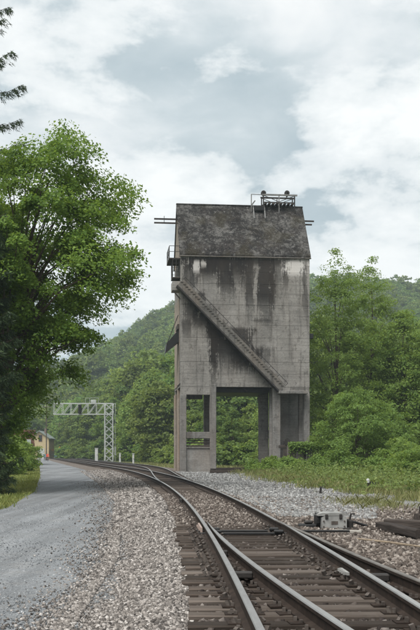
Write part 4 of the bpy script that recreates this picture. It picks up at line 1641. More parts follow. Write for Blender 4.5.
def car(px, Y, rz, color, label):
    p = at(px, 458, Y)
    o = empty('parked_car', (p.x, Y, -0.3), rz)
    paint = m_simple('car_paint', color, 0.3, 0.1, 0.1, 2, 0.5, 0.0)
    body = [(-2.1, 0.35), (2.1, 0.35), (2.15, 0.75), (1.9, 0.92), (1.0, 1.0), (0.5, 1.45), (-1.1, 1.48), (-1.75, 1.02), (-2.15, 0.9)]
    MB().prism(body, 1, -0.85, 0.85).build('body', paint, o)
    for sy in (-1, 1):
        MB().prism([(0.86, 1.02), (0.45, 1.38), (-0.25, 1.40), (-0.25, 1.02)], 1, sy * 0.853, sy * 0.865).build('window', M['glassdark'], o)
        MB().prism([(-0.35, 1.02), (-0.35, 1.40), (-1.05, 1.40), (-1.5, 1.02)], 1, sy * 0.853, sy * 0.865).build('window', M['glassdark'], o)
        for x_ in (-1.3, 1.35):
            wv_ = MB().tube([(x_, sy * 0.68, 0.33), (x_, sy * 0.9, 0.33)], 0.33, 14).build('wheel', M['black'], o)
            MB().tube([(x_, sy * 0.895, 0.33), (x_, sy * 0.91, 0.33)], 0.19, 10).build('rim', M['galv'], wv_)
        MB().box(2.08, 2.17, sy * 0.55 - 0.2, sy * 0.55 + 0.2, 0.68, 0.82).build('headlight', M['white'], o)
    MB().add([(0.96, -0.75, 1.03), (0.96, 0.75, 1.03), (0.5, 0.7, 1.435), (0.5, -0.7, 1.435), (1.0, -0.75, 1.03), (1.0, 0.75, 1.03), (0.54, 0.7, 1.435), (0.54, -0.7, 1.435)],
             [(0, 1, 2, 3), (7, 6, 5, 4), (0, 4, 5, 1), (1, 5, 6, 2), (2, 6, 7, 3), (3, 7, 4, 0)]).build('windscreen', M['glassdark'], o)
    return tag(o, label, 'car')


car(57.5, 305, 0.35, (0.06, 0.14, 0.30), 'blue parked car near the orange diamond sign')
car(63.5, 300, 2.9, (0.45, 0.50, 0.56), 'silver parked car next to the blue car')


# ------------------------------------------------------------------ people walking on the road
def person(px, Y, top, legs_, label, step=0.22, h=1.74, rz=0.0):
    p = at(px, 460, Y)
    t = NT('clothing')
    sx = t.n('ShaderNodeSeparateXYZ')
    t.l(t.tc.outputs['Object'], sx.inputs[0])
    c = t.ramp(t.math('DIVIDE', sx.outputs[2], 1.8), [(0.0, (0.03, 0.03, 0.03)), (0.05, legs_), (0.51, top), (0.83, (0.42, 0.26, 0.19)), (0.925, (0.07, 0.045, 0.03))], 'CONSTANT')
    m_ = t.done(c, 0.85)
    k = h / 1.74
    J = {'pel': (0, 0, .95, .15, .11), 'waist': (0, 0, 1.1, .14, .10), 'chest': (0, 0.01, 1.34, .18, .115), 'neck': (0, 0, 1.50, .06, .06), 'head': (0, -0.02, 1.60, .085, .10), 'top': (0, -0.01, 1.71, .06, .07),
         'lh': (-.1, 0, .90, .10, .10), 'lk': (-.11, -step * .5, .5, .065, .065), 'la': (-.11, -step * .9, .08, .045, .045), 'lt': (-.12, -step * .9 - .14, .03, .04, .03),
         'rh': (.1, 0, .90, .10, .10), 'rk': (.11, step * .15, .5, .065, .065), 'ra': (.11, step, .1, .045, .045), 'rt': (.12, step - .12, .03, .04, .03),
         'ls': (-.2, 0, 1.42, .065, .065), 'le': (-.26, step * .4, 1.14, .048, .048), 'lw': (-.26, step * .1, .88, .035, .035), 'lf': (-.25, 0, .78, .03, .03),
         'rs': (.2, 0, 1.42, .065, .065), 're': (.26, -step * .2, 1.14, .048, .048), 'rw': (.26, -step * .8, .92, .035, .035), 'rf': (.25, -step * .95, .83, .03, .03)}
    E = [('pel', 'waist'), ('waist', 'chest'), ('chest', 'neck'), ('neck', 'head'), ('head', 'top'), ('pel', 'lh'), ('lh', 'lk'), ('lk', 'la'), ('la', 'lt'), ('pel', 'rh'), ('rh', 'rk'), ('rk', 'ra'), ('ra', 'rt'),
         ('chest', 'ls'), ('ls', 'le'), ('le', 'lw'), ('lw', 'lf'), ('chest', 'rs'), ('rs', 're'), ('re', 'rw'), ('rw', 'rf')]
    names = list(J)
    me = bpy.data.meshes.new('person')
    me.from_pydata([tuple(c_ * k for c_ in J[n_][:3]) for n_ in names], [(names.index(a), names.index(b)) for a, b in E], [])
    me.materials.append(m_)
    o = bpy.data.objects.new('person', me)
    COL.objects.link(o)
    md1 = o.modifiers.new('skin', 'SKIN')
    for i_, n_ in enumerate(names):
        me.skin_vertices[0].data[i_].radius = (J[n_][3] * k, J[n_][4] * k)
    me.skin_vertices[0].data[0].use_root = True
    md2 = o.modifiers.new('smooth', 'SUBSURF')
    md2.levels = md2.render_levels = 2
    o.location = (p.x, Y, -0.17)
    o.rotation_euler = (0, 0, rz)
    return tag(o, label, 'person')


person(47.6, 205, (0.70, 0.12, 0.07), (0.035, 0.035, 0.045), 'person in a bright orange red top and dark trousers walking on the road', rz=0.3)
person(44.6, 207, (0.10, 0.22, 0.33), (0.10, 0.12, 0.15), 'person in a blue top walking beside the one in orange red', 0.15, 1.68, rz=0.1)
person(40.0, 232, (0.05, 0.07, 0.12), (0.05, 0.05, 0.06), 'person in dark blue clothes near the white door of the yellow house', 0.1, 1.72, rz=2.9)


# ------------------------------------------------------------------ trees
def leafcards(P, N, size, aspect=1.6, fold=0.25, r=None):
    """folded leaf shapes: 4 corners, 2 triangles"""
    r = r or rng
    n = len(P)
    N = N / np.maximum(np.linalg.norm(N, axis=1)[:, None], 1e-6)
    a = r.normal(size=(n, 3))
    a -= N * np.sum(a * N, 1)[:, None]
    a /= np.maximum(np.linalg.norm(a, axis=1)[:, None], 1e-6)
    b = np.cross(N, a)
    L = (size * (0.65 + 0.7 * r.random(n)))[:, None]
    Wd = L / aspect
    v0 = P - a * L * 0.5
    v1 = P + b * Wd * 0.5 + N * Wd * fold + a * L * 0.05
    v2 = P + a * L * 0.5
    v3 = P - b * Wd * 0.5 + N * Wd * fold + a * L * 0.05
    V = np.stack([v0, v1, v2, v3], 1).reshape(-1, 3)
    i = np.arange(n)[:, None] * 4
    F = np.stack([np.concatenate([i, i + 1, i + 2], 1), np.concatenate([i, i + 2, i + 3], 1)], 1).reshape(-1, 3)
    return V, F


def crown_tree(seed, prof, nclump, per, leaf, clump_r, lean=(0, 0), trunk_r=0.2, shell=0.45, lobes=0.28, limbs=45, flat=0.55, droop=0.0, ell=(1, 1), aspect=1.6, spray=0.35):
    r = np.random.default_rng(seed)
    pz = np.array([p[0] for p in prof], float)
    pr = np.array([p[1] for p in prof], float)
    H = pz.max()
    zs = np.linspace(pz.min(), pz.max(), 200)
    order = np.argsort(pz)
    R = np.interp(zs, pz[order], pr[order])
    w = R ** 1.4 + 0.02
    z = r.choice(zs, nclump, p=w / w.sum()) + r.normal(size=nclump) * 0.05
    ph = r.random(nclump) * 2 * math.pi
    Rz = np.interp(z, pz[order], pr[order])
    k1, k2, k3 = r.random(3) * 6.28
    lob = 1 + lobes * (np.sin(3 * ph + k1 + z * 0.5) * 0.5 + np.sin(5 * ph - z * 0.9 + k2) * 0.35 + np.sin(2.3 * z + 2 * ph + k3) * 0.45)
    rad = Rz * lob * r.random(nclump) ** shell
    ax = lambda q: np.stack([lean[0] * (q / H) ** 1.5, lean[1] * (q / H) ** 1.5], -1)
    C = np.concatenate([ax(np.clip(z, 0, H)) + np.stack([np.cos(ph) * rad * ell[0], np.sin(ph) * rad * ell[1]], -1), z[:, None]], 1)
    # leaves
    cnt = np.maximum(4, (per * (0.45 + 1.1 * r.random(nclump)))).astype(int)
    idx = np.repeat(np.arange(nclump), cnt)
    g = r.normal(size=(len(idx), 3))
    g /= np.linalg.norm(g, axis=1)[:, None]
    g *= (r.random(len(idx)) ** 0.5)[:, None]
    cr = clump_r * (0.6 + 0.8 * r.random(nclump))
    P = C[idx] + g * cr[idx][:, None] * np.array([1, 1, flat])
    oc = C[idx, :2] - ax(np.clip(C[idx, 2], 0, H))
    oc = oc / np.maximum(np.linalg.norm(oc, axis=1)[:, None], 0.3)
    along = (r.random(len(idx)) - 0.6) * spray * (0.4 + 1.2 * r.random(nclump))[idx]
    P[:, :2] += oc * along[:, None]
    P[:, 2] -= 0.25 * along
    P[:, 2] -= droop * (np.hypot(g[:, 0], g[:, 1]) ** 2) * cr[idx]
    out = P - np.concatenate([ax(np.clip(P[:, 2], 0, H)), P[:, 2:3]], 1)
    out /= np.maximum(np.linalg.norm(out, axis=1)[:, None], 0.3)
    N = out * 0.5 + np.array([0, 0, 0.75]) + r.normal(size=P.shape) * 0.55
    V, F = leafcards(P, N, leaf, aspect, r=r)
    # wood
    wd = MB()
    pts = []
    for k in range(9):
        q = H * 0.86 * k / 8
        a_ = ax(np.array([q]))[0]
        pts.append(Vector((a_[0] + 0.1 * math.sin(k * 1.3 + seed) * (k > 0), a_[1] + 0.1 * math.cos(k * 1.9 + seed) * (k > 0), q)))
    wd.tube(pts, [trunk_r * (1.35 if k == 0 else 1 - 0.105 * k) for k in range(9)], 8)
    for c_ in C[r.permutation(nclump)[:limbs]]:
        zb_ = max(0.15 * H, c_[2] * (0.5 + 0.25 * r.random()) - 0.1 * math.hypot(c_[0], c_[1]))
        zb_ = min(zb_, H * 0.8)
        a_ = ax(np.array([zb_]))[0]
        p0_ = Vector((a_[0], a_[1], zb_))
        p3 = Vector(c_)
        mid = p0_.lerp(p3, 0.5) + Vector((0, 0, 0.12 * (p3 - p0_).length)) + Vector(r.normal(size=3) * 0.12)
        rr = trunk_r * 0.38 * (1 - 0.6 * zb_ / H)
        wd.tube([p0_, p0_.lerp(mid, 0.55) + Vector((0, 0, 0.05)), mid, p3], [rr, rr * 0.75, rr * 0.5, 0.012], 5)
    return V, F, wd


def make_tree(name, loc, args, leafmat, label, cat='tree', group=None, rz=0.0, sc=1.0):
    V, F, wd = crown_tree(**args)
    o = empty(name, loc, rz)
    o.scale = (sc, sc, sc)
    np_obj('crown', V, F, leafmat, o)
    wd.build('trunk', M['bark'], o)
    return tag(o, label, cat, group)


M['maple'] = m_leaf('maple_leaf', (0.036, 0.078, 0.012), (0.074, 0.142, 0.021), (0.15, 0.225, 0.042), 0.46)
M['locust'] = m_leaf('locust_leaf', (0.052, 0.10, 0.02), (0.102, 0.172, 0.035), (0.175, 0.24, 0.06), 0.5)
M['sumac'] = m_leaf('sumac_leaf', (0.05, 0.095, 0.02), (0.09, 0.155, 0.033), (0.15, 0.22, 0.055), 0.45)
M['forest'] = m_leaf('forest_leaf', (0.042, 0.080, 0.019), (0.078, 0.132, 0.032), (0.16, 0.22, 0.055), 0.46, 0.8)
M['farforest'] = m_leaf('far_forest_leaf', (0.038, 0.072, 0.018), (0.075, 0.12, 0.03), (0.15, 0.195, 0.05), 0.4, 0.75)
M['needle'] = m_leaf('spruce_needle', (0.016, 0.03, 0.014), (0.03, 0.052, 0.024), (0.055, 0.08, 0.036), 0.15)

# maple overhanging the road
mprof = [(2.0, 0.6), (3.0, 1.0), (4.0, 2.3), (5.0, 3.1), (6.2, 3.5), (7.2, 4.0), (8.2, 4.4), (9.0, 4.9), (9.6, 5.9), (10.3, 6.0), (11.0, 4.7), (12.2, 4.2), (13.5, 3.7), (14.7, 2.8), (15.6, 1.7), (16.2, 0.5)]
make_tree('maple_tree', (-9.75, 45, -0.2), dict(seed=3, prof=mprof, nclump=400, per=260, leaf=0.15, clump_r=0.74, lean=(3.0, 0), trunk_r=0.28, shell=0.42, lobes=0.34, limbs=80, droop=0.5, spray=0.6), M['maple'],
          'broad bright green maple tree reaching over the gravel road')
mprof2 = [(1.5, 2.0), (3, 3.0), (5, 3.8), (8, 4.4), (11, 4.2), (13.5, 3.2), (15.3, 2.0), (16.6, 0.6)]
make_tree('maple_tree', (-11.6, 50, -0.2), dict(seed=8, prof=mprof2, nclump=300, per=130, leaf=0.17, clump_r=0.8, lean=(0.6, 0), trunk_r=0.26, shell=0.42, lobes=0.3, limbs=50, droop=0.3), M['maple'],
          'darker maple tree standing behind the broad one on the lawn')


def spruce(name, loc, H, R, label, seed, whorl=0.5, z0=2.0):
    r = np.random.default_rng(seed)
    o = empty(name, loc)
    wd = MB()
    wd.tube([(0, 0, 0), (0, 0, H * 0.5), (0, 0, H)], [0.38, 0.2, 0.02], 8)
    Ps, Ns, As = [], [], []
    z = z0
    while z < H - 0.3:
        rad = R * (1 - z / H) ** 0.75 if H > 30 else R * min(1.0, 2.0 * (1 - z / H)) ** 0.75
        nbn = 7
        a0 = r.random() * 6.28
        for k in range(nbn):
            a = a0 + k * 6.283 / nbn + r.normal() * 0.15
            L = rad * (0.8 + 0.35 * r.random())
            d = np.array([math.cos(a), math.sin(a), 0])
            s_ = np.array([-d[1], d[0], 0])
            ts = np.linspace(0, 1, 6)
            drp = L * 0.28
            pts = [np.array([0, 0, z]) + d * L * t_ + np.array([0, 0, -drp * math.sin(t_ * 2.2) + 0.10 * L * t_ ** 3]) for t_ in ts]
            wd.tube([Vector(p) for p in pts], [0.05 * (1 - t_) + 0.008 for t_ in ts], 4)
            nt_ = int(20 * L) + 8
            tt = 0.15 + 0.85 * r.random(nt_)
            base = np.array([np.array([np.interp(q, ts, [p[c] for p in pts]) for c in range(3)]) for q in tt])
            side = r.choice([-1, 1], nt_)
            tl = (0.25 + 0.35 * r.random(nt_)) * (1.15 - tt * 0.7) * min(1.0, L / 2.2) * 1.6
            for i_ in range(nt_):
                td = d * 0.75 + s_ * side[i_] * 0.8 + np.array([0, 0, -0.55 - 0.3 * r.random()])
                td /= np.linalg.norm(td)
                m_ = 9
                u = r.random(m_)
                P_ = base[i_] + td[None] * (tl[i_] * u)[:, None] + r.normal(size=(m_, 3)) * 0.03
                Ps.append(P_)
                As.append(np.repeat(td[None], m_, 0) + r.normal(size=(m_, 3)) * 0.4)
        z += whorl * (0.8 + 0.4 * r.random())
    P = np.concatenate(Ps)
    A = np.concatenate(As)
    A /= np.linalg.norm(A, axis=1)[:, None]
    n = len(P)
    B = np.cross(A, r.normal(size=(n, 3)))
    B /= np.maximum(np.linalg.norm(B, axis=1)[:, None], 1e-6)
    L = (0.16 + 0.12 * r.random(n))[:, None]
    v0, v1, v2 = P - B * 0.022, P + B * 0.022, P + A * L
    V = np.stack([v0, v1, v2], 1).reshape(-1, 3)
    F = np.arange(n * 3).reshape(-1, 3)
    np_obj('crown', V, F, M['needle'], o)
    wd.build('trunk', M['bark'], o)
    print(name, n)
    return tag(o, label, 'spruce')


spruce('spruce_tree', (-13.95, 53, -0.2), 44, 5.9, 'tall dark spruce with drooping branch tips above the maples', 4, 1.35, 8.0)
spruce('spruce_tree', (-10.1, 41, -0.2), 17.5, 2.0, 'smaller dark spruce in front of the maple trunks', 9, 0.42, 0.6)

# trees right of the tower
def P3(px, Y):
    return (at(px, 453, Y).x, Y, -0.2)


tp1 = [(0.6, 2.4), (2, 3.4), (5, 4.2), (9, 4.3), (12, 3.9), (15, 3.2), (17.5, 2.3), (19.3, 1.2), (20.3, 0.3)]
make_tree('tall_tree', P3(336, 97), dict(seed=21, prof=[(a * 1.06, b_) for a, b_ in tp1], nclump=420, per=80, leaf=0.22, clump_r=0.85, trunk_r=0.24, shell=0.42, lobes=0.42, limbs=28, aspect=1.9), M['locust'], 'tall leafy tree touching the right flank of the concrete tower', group='trees right of the tower')
tp2 = [(0.6, 2.2), (2, 3.4), (6, 4.2), (10, 4.0), (13, 3.5), (16, 2.6), (18.5, 1.7), (20.4, 0.9), (21.3, 0.25)]
make_tree('tall_tree', P3(372, 101), dict(seed=25, prof=tp2, nclump=420, per=80, leaf=0.22, clump_r=0.85, trunk_r=0.24, shell=0.42, lobes=0.42, limbs=28, aspect=1.9), M['locust'], 'tallest tree with spiky top rising above the wooded ridge', group='trees right of the tower')
tp3 = [(0.4, 2.4), (2, 3.2), (5, 3.9), (8, 3.8), (11, 3.2), (13.5, 2.3), (15.5, 1.0), (16.2, 0.3)]
make_tree('tall_tree', P3(404, 100), dict(seed=27, prof=tp3, nclump=340, per=70, leaf=0.27, clump_r=0.85, trunk_r=0.2, shell=0.42, lobes=0.4, limbs=45, aspect=1.9), M['locust'], 'rounder tree beyond the spiky one at the weedy slope', group='trees right of the tower')
make_tree('tall_tree', P3(440, 98), dict(seed=29, prof=tp3, nclump=340, per=70, leaf=0.27, clump_r=0.85, trunk_r=0.2, shell=0.42, lobes=0.4, limbs=45, aspect=1.9), M['locust'], 'outermost tree of the row right of the concrete tower', group='trees right of the tower')
bp = [(0.1, 2.2), (0.8, 2.8), (2.2, 3.1), (3.8, 2.9), (5.0, 2.3), (6.1, 1.3), (6.7, 0.4)]
make_tree('sumac_shrub', P3(357, 76), dict(seed=31, prof=bp, nclump=330, per=75, leaf=0.21, clump_r=0.62, trunk_r=0.09, shell=0.38, lobes=0.3, limbs=40, flat=0.4, droop=0.3, aspect=2.6), M['sumac'], 'large light green sumac shrub in front of the tall trees', 'shrub')
bp2 = [(0.1, 1.9), (0.8, 2.4), (2.0, 2.5), (3.6, 2.1), (5.0, 1.3), (5.7, 0.3)]
make_tree('sumac_shrub', P3(395, 79), dict(seed=33, prof=bp2, nclump=170, per=70, leaf=0.22, clump_r=0.6, trunk_r=0.08, shell=0.4, lobes=0.3, limbs=30, flat=0.45, droop=0.3, aspect=2.2), M['sumac'], 'smaller sumac shrub filling the gap beside the large one', 'shrub')
bp3 = [(0.05, 1.2), (0.5, 1.6), (1.2, 1.5), (1.8, 1.0), (2.3, 0.3)]
for k_, (px, Y, sc_, lb) in enumerate(((340, 70, 0.9, 'low bush at the foot of the light green sumac'), (274, 83, 0.6, 'low bush growing against the front leg of the concrete tower'),
                                     (384, 66, 0.85, 'low bush behind the low switch stand'), (415, 62, 1.0, 'low bush behind the stack of black ties'), (254, 80, 0.42, 'small weed bush beside the dumped ties under the tower'), (265, 77, 0.5, 'small weed bush in front of the middle tower leg'), (288, 76, 0.62, 'weed bush in front of the rusted hoist machinery'), (300, 72, 0.5, 'small weed bush in front of the plank wall'), (318, 73, 0.62, 'weed bush between the plank wall and the large sumac'), (400, 72, 1.2, 'dense bush under the smaller sumac'))):
    make_tree('low_bush', P3(px, Y), dict(seed=40 + k_, prof=[(a * sc_, b_ * sc_) for a, b_ in bp3], nclump=90, per=55, leaf=0.17, clump_r=0.42, trunk_r=0.05, shell=0.4, lobes=0.3, limbs=20, aspect=1.9), (M['sumac'], M['locust'])[k_ % 2], lb, 'bush', 'low bushes by the tower')
# vines on the plank wall
r_ = np.random.default_rng(77)
n_ = 2600
xv = r_.uniform(-1.5, 2.9, n_)
zv = 2.15 + 0.35 * r_.random(n_) - np.abs(r_.normal(size=n_)) * 0.38
yv = r_.uniform(-0.45, 0.35, n_) + cw.location.y
V, F = leafcards(np.stack([xv + cx0, yv, zv], -1), r_.normal(size=(n_, 3)) * 0.5 + np.array([0, -0.4, 0.8]), 0.17, 1.5, r=r_)
tag(np_obj('vine', V, F, M['sumac']), 'green creeper hanging over the top of the plank wall', 'vine')

# --- woodland behind: a few kinds of tree, copied
protos = []
for k_, (hh, rr) in enumerate(((15, 4.4), (17, 4.2), (13, 4.6), (19, 4.6))):
    pf_ = [(0.4, rr * .55), (1.5, rr * .8), (hh * .3, rr * .98), (hh * .5, rr), (hh * .68, rr * .86), (hh * .82, rr * .62), (hh * .93, rr * .33), (hh, rr * .08)]
    V, F, wd = crown_tree(seed=60 + k_, prof=pf_, nclump=230, per=38, leaf=0.55, clump_r=1.05, trunk_r=0.24, shell=0.36, lobes=0.34, limbs=30, flat=0.6)
    o = empty('woodland_tree', (0, 0, 0))
    np_obj('crown', V, F, M['forest'], o)
    wd.build('trunk', M['bark'], o)
    protos.append(o)
used = [False] * 4
WG = 'broadleaf trees of the wood behind the tracks'


def put_tree(x, y, k, sc, rz, z=-0.25, label='broadleaf tree in the dense wood behind the tracks and the tower', group=WG):
    if not used[k]:
        o = protos[k]
        used[k] = True
    else:
        o = copy_tree(protos[k])
    o.location = (x, y, z)
    o.scale = (sc, sc, sc * random.uniform(0.92, 1.08))
    o.rotation_euler = (0, 0, rz)
    tag(o, label, 'tree', group)
    return o


# tree line: (px of axis, px row of the top, distance)
line = [(66, 418, 330), (78, 408, 300), (90, 398, 290), (100, 392, 285), (70, 402, 345), (84, 388, 335), (112, 396, 245), (104, 380, 300), (122, 384, 255), (118, 372, 290),
        (135, 388, 215), (142, 374, 225), (132, 368, 260), (152, 364, 215), (160, 380, 180), (168, 352, 210), (178, 358, 190), (150, 352, 265),
        (190, 360, 200), (203, 366, 180), (216, 362, 200), (228, 368, 175), (240, 360, 205), (252, 364, 180), (264, 360, 195), (276, 356, 185), (290, 352, 190),
        (214, 398, 150), (232, 404, 142), (250, 400, 150), (268, 402, 145), (196, 405, 155), (310, 330, 170), (326, 318, 175), (345, 325, 165), (365, 330, 160), (388, 322, 168), (408, 318, 172), (428, 325, 160), (450, 322, 165),
        (52, 420, 360), (38, 412, 370), (24, 404, 350), (8, 405, 330), (-15, 400, 320), (-45, 400, 300), (-80, 398, 280), (480, 330, 170), (505, 335, 165)]
HH = (15, 17, 13, 19)
for i_, (px, py, Y) in enumerate(line):
    p = at(px, py, Y)
    k = random.randrange(4)
    sc = (p.z + 0.25) / HH[k]
    if px < 75:
        lb_, g_ = 'distant broadleaf tree of the wood behind the yellow house and parked cars', 'trees behind the yellow house'
    elif px < 130:
        lb_, g_ = 'broadleaf tree of the wood behind the silver signal gantry', 'trees behind the gantry'
    elif px < 180:
        lb_, g_ = 'broadleaf tree of the wood between the gantry and the concrete tower', 'trees between gantry and tower'
    elif px < 300:
        lb_, g_ = 'broadleaf tree seen through the openings under the concrete tower', 'trees behind the tower'
    else:
        lb_, g_ = 'broadleaf tree of the wood behind the tall trees beside the tower', 'trees behind the tall trees'
    put_tree(p.x, Y, k, min(sc, 2.2), random.random() * 6.28, label=lb_, group=g_)
# understorey along the edge of the wood: bushes
ub = [(0.05, 1.5), (0.6, 2.1), (1.6, 2.0), (2.6, 1.4), (3.4, 0.4)]
V, F, wd = crown_tree(seed=90, prof=ub, nclump=90, per=40, leaf=0.36, clump_r=0.6, trunk_r=0.07, shell=0.4, lobes=0.3, limbs=18)
ubo = empty('edge_shrub', (0, 0, 0))
np_obj('crown', V, F, M['forest'], ubo)
wd.build('trunk', M['bark'], ubo)
ue = [(75, 270), (86, 262), (97, 250), (108, 240), (118, 232), (128, 215), (139, 200), (148, 190), (158, 178), (167, 168), (178, 158), (188, 150), (198, 146), (209, 140), (220, 138), (230, 133), (241, 136), (252, 130), (262, 134), (272, 128), (66, 280), (284, 126)]
for i_, (px, Y) in enumerate(ue):
    o = ubo if i_ == 0 else copy_tree(ubo)
    o.location = (at(px, 453, Y).x, Y, -0.3)
    s_ = random.uniform(0.8, 1.35)
    o.scale = (s_ * 1.15, s_ * 1.15, s_)
    o.rotation_euler = (0, 0, random.random() * 6.28)
    tag(o, 'leafy shrub along the edge of the wood behind the tracks', 'shrub', 'shrubs along the edge of the wood')
# bushes at the foot of the brick building and lawn edge
for k_, (px, Y, lb) in enumerate(((14, 92, 'dark bush at the edge of the lawn in front of the brick building'), (3, 78, 'dark bush under the spruce at the back of the lawn'), (22, 110, 'rounded bush against the porch of the brick building'))):
    make_tree('low_bush', (at(px, 453, Y).x, Y, -0.2), dict(seed=140 + k_, prof=[(a * 1.35, b_ * 1.3) for a, b_ in bp3], nclump=100, per=55, leaf=0.22, clump_r=0.5, trunk_r=0.05, shell=0.4, lobes=0.3, limbs=16), M['locust'], lb, 'bush')

# ------------------------------------------------------------------ hills with their forest
hxs = np.linspace(-900, 1100, 70)
hys = np.linspace(330, 1500, 50)


def hillz(x, y):
    # ridge crest at y ~ 820; crest height rises from left to right
    crest = np.interp(x / 820 * 1000 + 210, [-900, -300, -60, 60, 90, 120, 150, 172, 210, 250, 312, 420, 560, 900, 1500], [60, 50, 48, 58, 76, 94, 108, 118, 130, 138, 142, 139, 150, 170, 150])
    up_ = sm(y, 360, 820)
    z = (crest - 21) * (0.25 * sm(y, 340, 480) + 0.75 * up_)
    z = z + 6 * np.sin(x * 0.013 + 1) * np.sin(y * 0.011) * up_ + 3 * np.sin(x * 0.041 + y * 0.02) * up_
    return z * 1.0 - 2.0 * (1 - sm(y, 330, 400))


X, Yg = np.meshgrid(hxs, hys)
V = np.stack([X, Yg, hillz(X, Yg)], -1).reshape(-1, 3)
n = len(hxs)
i = np.arange(len(hys) - 1)[:, None] * n + np.arange(n - 1)[None, :]
F = np.stack([i, i + 1, i + n + 1, i + n], -1).reshape(-1, 4)
tag(np_obj('hill', V, F, M['hill']), kind='structure')

# canopy prototypes live on the hill foot as ordinary trees
far_src = []
for k_, (hh, rr) in enumerate(((15, 5.6), (18, 5.2), (13, 5.8))):
    pf_ = [(2.0, rr * .5), (hh * .3, rr * .9), (hh * .55, rr), (hh * .75, rr * .85), (hh * .9, rr * .5), (hh, rr * .1)]
    V, F, wd = crown_tree(seed=160 + k_, prof=pf_, nclump=90, per=17, leaf=1.15, clump_r=1.7, trunk_r=0.3, shell=0.3, lobes=0.3, limbs=8)
    o = empty('hillside_tree', ((-260, 120, 330)[k_], 372 + 6 * k_, 0))
    o.location.z = float(hillz(o.location.x, o.location.y))
    c_ = np_obj('crown', V, F, M['farforest'], o)
    wd.build('trunk', M['bark'], o)
    tag(o, 'single broad tree at the foot of the wooded hill', 'tree', 'single trees at the foot of the hill')
    far_src.append(c_)


def forest(name, pts, sc, src, label):
    me = bpy.data.meshes.new(name)
    me.from_pydata([tuple(map(float, p)) for p in pts], [], [])
    a = me.attributes.new('scl', 'FLOAT', 'POINT')
    a.data.foreach_set('value', np.asarray(sc, dtype=np.float32))
    a = me.attributes.new('rot', 'FLOAT_VECTOR', 'POINT')
    rv = np.zeros((len(pts), 3), np.float32)
    rv[:, 2] = rng.random(len(pts)) * 6.28
    a.data.foreach_set('vector', rv.ravel())
    o = bpy.data.objects.new(name, me)
    COL.objects.link(o)
    g = bpy.data.node_groups.new(name, 'GeometryNodeTree')
    g.interface.new_socket('Geometry', in_out='INPUT', socket_type='NodeSocketGeometry')
    g.interface.new_socket('Geometry', in_out='OUTPUT', socket_type='NodeSocketGeometry')
    gi = g.nodes.new('NodeGroupInput')
    go = g.nodes.new('NodeGroupOutput')
    ip = g.nodes.new('GeometryNodeInstanceOnPoints')
    oi = g.nodes.new('GeometryNodeObjectInfo')
    oi.inputs['Object'].default_value = src
    oi.inputs['As Instance'].default_value = True
    oi.transform_space = 'ORIGINAL'
    na = g.nodes.new('GeometryNodeInputNamedAttribute')
    na.data_type = 'FLOAT'
    na.inputs['Name'].default_value = 'scl'
    nr = g.nodes.new('GeometryNodeInputNamedAttribute')
    nr.data_type = 'FLOAT_VECTOR'
    nr.inputs['Name'].default_value = 'rot'
    g.links.new(gi.outputs[0], ip.inputs['Points'])
    g.links.new(oi.outputs['Geometry'], ip.inputs['Instance'])
    g.links.new(na.outputs['Attribute'], ip.inputs['Scale'])
    g.links.new(nr.outputs['Attribute'], ip.inputs['Rotation'])
    g.links.new(ip.outputs[0], go.inputs[0])
    md_ = o.modifiers.new('scatter', 'NODES')
    md_.node_group = g
    return tag(o, label, 'forest', kind='stuff')


nf = 9000
fx_ = rng.uniform(-520, 640, nf)
fy_ = rng.uniform(350, 900, nf)
ok = np.abs((fx_ / fy_) + 0.02) < 0.62
fx_, fy_ = fx_[ok], fy_[ok]
fz_ = hillz(fx_, fy_) - 1.0
grp = rng.integers(0, 3, len(fx_))
for k_ in range(3):
    s_ = grp == k_
    forest('forest', np.stack([fx_[s_], fy_[s_], fz_[s_]], -1), 0.5 + 0.7 * rng.random(s_.sum()) ** 1.3, far_src[k_], ('mixed green broadleaf forest covering the hillside', 'taller broadleaf trees mixed through the hillside forest', 'rounder broadleaf crowns mixed through the hillside forest')[k_])

# ------------------------------------------------------------------ grass and weeds
def blades(name, x, y, z, h, w, mat, label, lean=0.35):
    n = len(x)
    a = rng.random(n) * 6.28
    d = np.stack([np.cos(a), np.sin(a), np.zeros(n)], -1)
    P = np.stack([x, y, z], -1)
    hh = h * (0.5 + 0.8 * rng.random(n))
    ld_ = rng.normal(size=(n, 2)) * lean
    top = P + np.stack([ld_[:, 0] * hh, ld_[:, 1] * hh, hh], -1)
    mid = P + np.stack([ld_[:, 0] * hh * 0.35, ld_[:, 1] * hh * 0.35, hh * 0.6], -1)
    ww = (w * (0.6 + 0.8 * rng.random(n)))[:, None]
    V = np.stack([P - d * ww, P + d * ww, mid + d * ww * 0.7, top, mid - d * ww * 0.7], 1).reshape(-1, 3)
    F = np.arange(n * 5).reshape(-1, 5)
    return tag(np_obj(name, V, F, mat), label, 'grass', kind='stuff')


nb_ = 26000
y = 24 * (150 / 24) ** rng.random(nb_)
x = roadL(y) + 0.25 - 9 * rng.random(nb_) ** 1.3
blades('lawn_grass', x, y, np.full(nb_, -0.16), 0.09, 0.008 + 0.0003 * y, M['grass'], 'short mown lawn grass along the gravel road')


def wline(y):       # near edge of the weeds right of the track
    return np.interp(y, [12, 20, 27, 30, 46, 65, 85], [11, 8.2, 6.9, 6.1, 4.3, 2.6, 2.2])


nb_ = 42000
y = 20 * (95 / 20) ** rng.random(nb_)
x = wline(y) + rng.gamma(1.3, 3.2, nb_) + rng.normal(size=nb_) * 0.5
keep = (wob(x, y, 0.55) > -0.35 + 0.5 * (x - wline(y) < 1.2)) & ((y > 40) | (x > wline(y) + 0.2))
x, y = x[keep], y[keep]
blades('weeds', x, y, yardz(x, y), 0.13 + 0.0035 * y, 0.005 + 0.00022 * y, M['drygrass'], 'patchy dry weeds between the stony yard and the bushes')
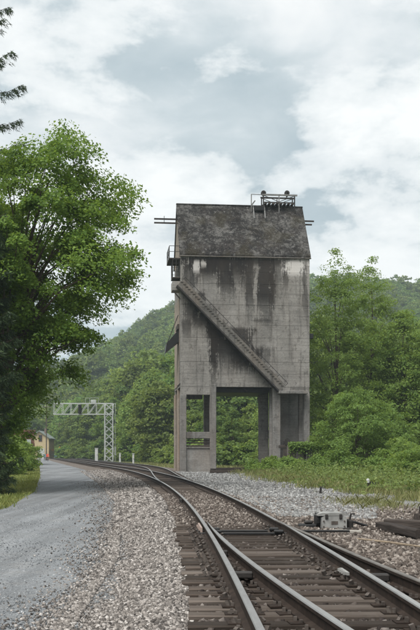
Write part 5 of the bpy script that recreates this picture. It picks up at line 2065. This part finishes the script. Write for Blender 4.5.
# tuft of taller grass behind the black tie
n_ = 2200
x = 4.95 + rng.normal(size=n_) * 0.5
y = 31 + rng.normal(size=n_) * 1.6
blades('weeds', x, y, yardz(x, y) - 0.02, 0.26, 0.006, M['drygrass'], 'pale clump of tall grass behind the black flat tie', 0.5)
# broad-leaved weeds near the tower foot
n_ = 26000
y = 38 * (88 / 38) ** rng.random(n_)
x = wline(y) + 0.5 + rng.gamma(1.6, 2.4, n_)
hmx = 0.25 + 0.75 * sm(x - wline(y), 0.5, 4.0) * (1 - 0.5 * sm(y, 70, 80) * (1 - sm(x, 11, 13)))
keep = wob(x, y, 0.8) > -0.25
x, y, hmx = x[keep], y[keep], hmx[keep]
n_ = len(x)
z = yardz(x, y) + hmx * rng.random(n_) * np.clip(0.55 + 0.75 * wob(x, y, 1.3) + 0.3 * wob(x, y, 3.1), 0.12, 1.5)
V, F = leafcards(np.stack([x, y, z], -1), rng.normal(size=(n_, 3)) * 0.5 + np.array([0, -0.2, 0.8]), 0.17, 2.0)
tag(np_obj('leafy_weeds', V, F, M['weed']), 'leafy green weeds in front of the tower and plank wall', 'weeds', kind='stuff')
# meadow strip beyond the branch track
n_ = 14000
y = 95 * (185 / 95) ** rng.random(n_)
x = railR2(y) + 2.5 + rng.random(n_) * (22 + 0 * y)
blades('meadow_grass', x, y, np.full(n_, -0.3), 0.3, 0.035, M['drygrass'], 'tan meadow grass between the branch track and the wood')
n_ = 1200
y = 27 + 60 * rng.random(n_)
x = roadL(y) + rng.normal(size=n_) * 0.15
blades('verge_grass', x, y, np.full(n_, -0.17), 0.14, 0.015, M['grass'], 'ragged grass fringe at the edge of the gravel road')

# ------------------------------------------------------------------ air
hz = MB().box(-1000, 1200, -60, 1560, -1.4, 235).build('haze', [])
hz.data.materials.clear()
hm = bpy.data.materials.new('haze_air')
hm.use_nodes = True
hm.node_tree.nodes.clear()
ho = hm.node_tree.nodes.new('ShaderNodeOutputMaterial')
pv = hm.node_tree.nodes.new('ShaderNodeVolumePrincipled')
pv.inputs['Color'].default_value = (0.74, 0.87, 0.98, 1)
pv.inputs['Density'].default_value = 0.00026
pv.inputs['Anisotropy'].default_value = 0.2
hm.node_tree.links.new(pv.outputs[0], ho.inputs['Volume'])
hz.data.materials.append(hm)
tag(hz, 'thin pale haze in the valley air', 'haze', kind='stuff')
